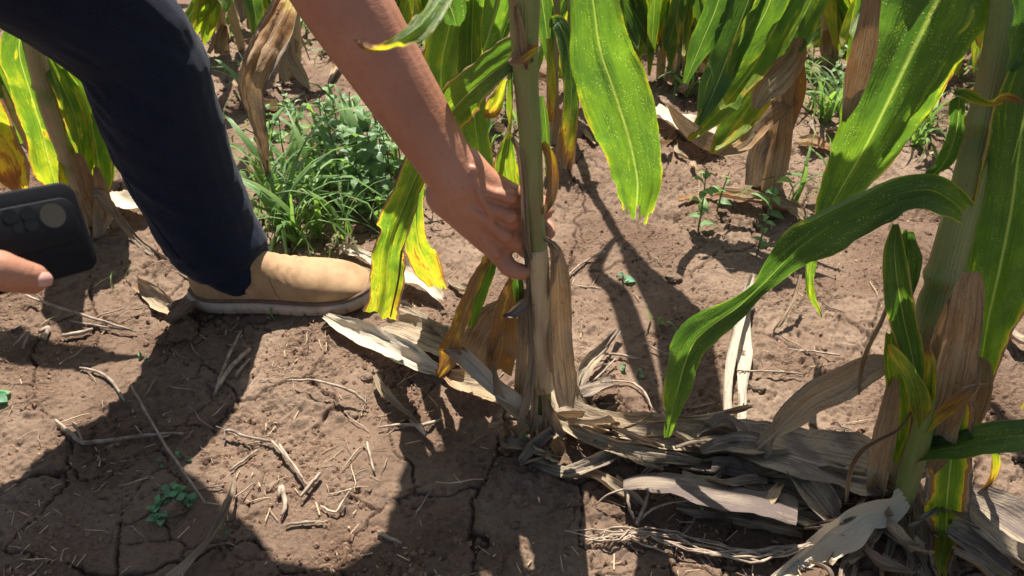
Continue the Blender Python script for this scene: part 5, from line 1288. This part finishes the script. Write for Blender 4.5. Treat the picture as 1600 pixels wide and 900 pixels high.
# --- second person at the left with the phone
tt = .60
TR = Pt(112, 281, .60); BRc = Pt(159, 417, .615); TL = Pt(0, 300, .557)
ey = (BRc - TR).normalized(); ex = (TL - TR); ex = (ex - ey * ex.dot(ey)).normalized(); ez = ex.cross(ey)
if ez.dot(Vector((0, 0, HC)) - TR) < 0: ez = -ez
hgt_ = (BRc - TR).length; wid_ = .162
PM = Matrix((( ex.x, ey.x, ez.x, TR.x), (ex.y, ey.y, ez.y, TR.y), (ex.z, ey.z, ez.z, TR.z), (0, 0, 0, 1)))
ph = empty('phone', TR + ex * .08 + ey * .035, 'black phone in a matte rubber case held up at the left edge', 'phone')
def rbox(name, x0, y0, x1, y1, z0, z1, rad, mat, bev=.0, seg=10):
    pts = []
    for cx, cy, a0 in ((x1 - rad, y1 - rad, 0), (x0 + rad, y1 - rad, 90), (x0 + rad, y0 + rad, 180), (x1 - rad, y0 + rad, 270)):
        for k in range(seg + 1):
            a = R(a0 + 90 * k / seg); pts.append((cx + rad * math.cos(a), cy + rad * math.sin(a)))
    n = len(pts); cx_, cy_ = (x0 + x1) / 2, (y0 + y1) / 2; V = []; Fc = []
    lv = [(z0, bev), (z0 + bev * .3, bev * .3), (z0 + bev, 0), (z1 - bev, 0), (z1 - bev * .3, bev * .3), (z1, bev)] if bev else [(z0, 0), (z1, 0)]
    for z, ins in lv:
        for (x, y) in pts:
            V.append(PM @ Vector((x - math.copysign(ins, x - cx_), y - math.copysign(ins, y - cy_), z)))
    for l_ in range(len(lv) - 1):
        for k in range(n): a = l_ * n + k; b_ = l_ * n + (k + 1) % n; Fc.append((a, b_, b_ + n, a + n))
    t_ = (len(lv) - 1) * n; Fc.append(tuple(range(t_, t_ + n))); Fc.append(tuple(reversed(range(n))))
    me = mesh_from(name, V, Fc); bm = bmesh.new(); bm.from_mesh(me); bmesh.ops.recalc_face_normals(bm, faces=bm.faces); bm.to_mesh(me); bm.free()
    o = link(name, me, M[mat], ph, True)
    md = o.modifiers.new('e', 'EDGE_SPLIT'); md.split_angle = R(50)
    return o
rbox('case', 0, 0, wid_, hgt_, -.010, 0, .011, 'phone', .0022)
rbox('screen', .003, .003, wid_ - .003, hgt_ - .003, -.0108, -.0101, .009, 'ring')
def pc(px, py):
    d = ray(px, py); o_ = Vector((0, 0, HC)); t = (TR - o_).dot(ez) / d.dot(ez); v = o_ + d * t - TR
    return v.dot(ex), v.dot(ey)
ix0, iy0 = pc(108, 312); ix1, iy1 = pc(112, 368)
rbox('camera_island', .006, .012, .088, .048, .0001, .0019, .010, 'island', .0008)
for (a, b_, r) in [(80, 337, .0096), (13, 339, .0052), (41, 335, .0052), (26, 357, .0036), (46, 352, .0044)]:
    x, y = pc(a, b_)
    for nm, rr, z0, z1, mt in (('lens_ring', r * 1.12, .0015, .0026, 'ring'), ('lens', r, .0020, .0029, 'lensbig' if a == 80 else 'lens')):
        V = []; n = 28
        for z in (z0, z1):
            for k in range(n): V.append(PM @ Vector((x + rr * math.cos(6.2832 * k / n), y + rr * math.sin(6.2832 * k / n), z)))
        Fc = [(k, (k + 1) % n, n + (k + 1) % n, n + k) for k in range(n)] + [tuple(range(n, 2 * n)), tuple(reversed(range(n)))]
        me = mesh_from(nm, V, Fc); bm = bmesh.new(); bm.from_mesh(me); bmesh.ops.recalc_face_normals(bm, faces=bm.faces); bm.to_mesh(me); bm.free()
        link(nm, me, M[mt], ph, False)
def PP(x, y, z): return PM @ Vector((x, y, z))
w2 = PP(.265, hgt_ * .72, -.03)
hs2 = []
tq = [pc(-45, 428), pc(0, 430), pc(36, 438)]
th = [(*w2, .026), (*PP(.22, hgt_ * .85, .008), .019), (*PP(.165, hgt_ * .86, .0165), .0150), (*PP(*tq[0], .0150), .0145), (*PP(*tq[1], .0155), .0140), (*PP(*tq[2], .0145), .0120)]
hs2.append(th)
for k in range(4):
    y = hgt_ * (.84 - .22 * k)
    hs2.append([(*w2, .024), (*PP(.20, y + .01, -.028), .016), (*PP(.155 - .004 * k, y, -.030), .011), (*PP(.115 + .004 * k, y - .006, -.024), .010), (*PP(.088 + .006 * k, y - .008, -.021), .009)])
J2 = dict(base=(-1.35, .12, 0), pelvis=(-1.38, .06, .90), chest=(-1.34, .10, 1.28), neck=(-1.32, .12, 1.46), head=(-1.28, .18, 1.60), shr=(-1.20, -.02, 1.38), elr=(-1.02, .06, 1.10), wrr=(-.98, .30, .98),
          shl=(-1.30, .30, 1.38), ell=(-1.00, .44, .98), wrl=tuple(w2), hpr=(-1.36, -.02, .86), knr=(-1.34, -.06, .48), anr=(-1.36, -.12, .09), hpl=(-1.38, .16, .86), knl=(-1.38, .20, .48), anl=(-1.42, .22, .09))
w3 = Vector(J2['wrr'])
for k in range(4): hs2.append([(w3.x, w3.y, w3.z, .024), (w3.x + .03, w3.y + .03, w3.z - .02 - .018 * k + .03, .013), (w3.x + .05, w3.y + .07, w3.z - .02 * k + .02, .009)])
hs2.append([(w3.x, w3.y, w3.z, .02), (w3.x + .035, w3.y + .02, w3.z + .05, .011), (w3.x + .05, w3.y + .045, w3.z + .06, .009)])
def lim(a, b, c_): return [(*J2[a], .12), (*J2[b], .078), ((J2[b][0] + J2[c_][0]) / 2, (J2[b][1] + J2[c_][1]) / 2, .27, .07), (*J2[c_], .062)]
per2 = build_person('second person mostly outside the left edge, thumb holding the black phone', J2, 'skin2', hs2,
      [[(*J2['pelvis'], .15), (*J2['hpr'], .11)], [(*J2['pelvis'], .15), (*J2['hpl'], .11)], lim('hpr', 'knr', 'anr'), lim('hpl', 'knl', 'anl')], lambda c: n3(c, 9, 4) * .012, .008,
      [((-1.40, -.12, gh(-1.36, -.12)), R(10), 1.0), ((-1.46, .22, gh(-1.42, .22)), R(20), 1.0)], voxel=.003, face=(1, .5, -.6))
# thumb nail
nq = pc(48, 440); nc = PP(nq[0], nq[1], .0262); nx = (PP(nq[0] - .01, nq[1] + .002, .0240) - nc).normalized(); nv = ez; ny = nx.cross(nv).normalized(); nv = ny.cross(nx).normalized()
if nv.dot(ez) < 0: nv = -nv
V = []; Fc = []
for i in range(9):
    for j in range(7):
        a, b_ = (i / 8 - .5) * 2, (j / 6 - .5) * 2
        V.append(nc + nx * a * .006 * (1 - .15 * b_ * b_) + ny * b_ * .0055 * (1 - .1 * a * a) + nv * (-.0022 * b_ * b_ - .0014 * a * a))
for i in range(8):
    for j in range(6): q = i * 7 + j; Fc.append((q, q + 1, q + 8, q + 7))
link('thumb_nail', mesh_from('thumb_nail', V, Fc), M['nail'], per2)
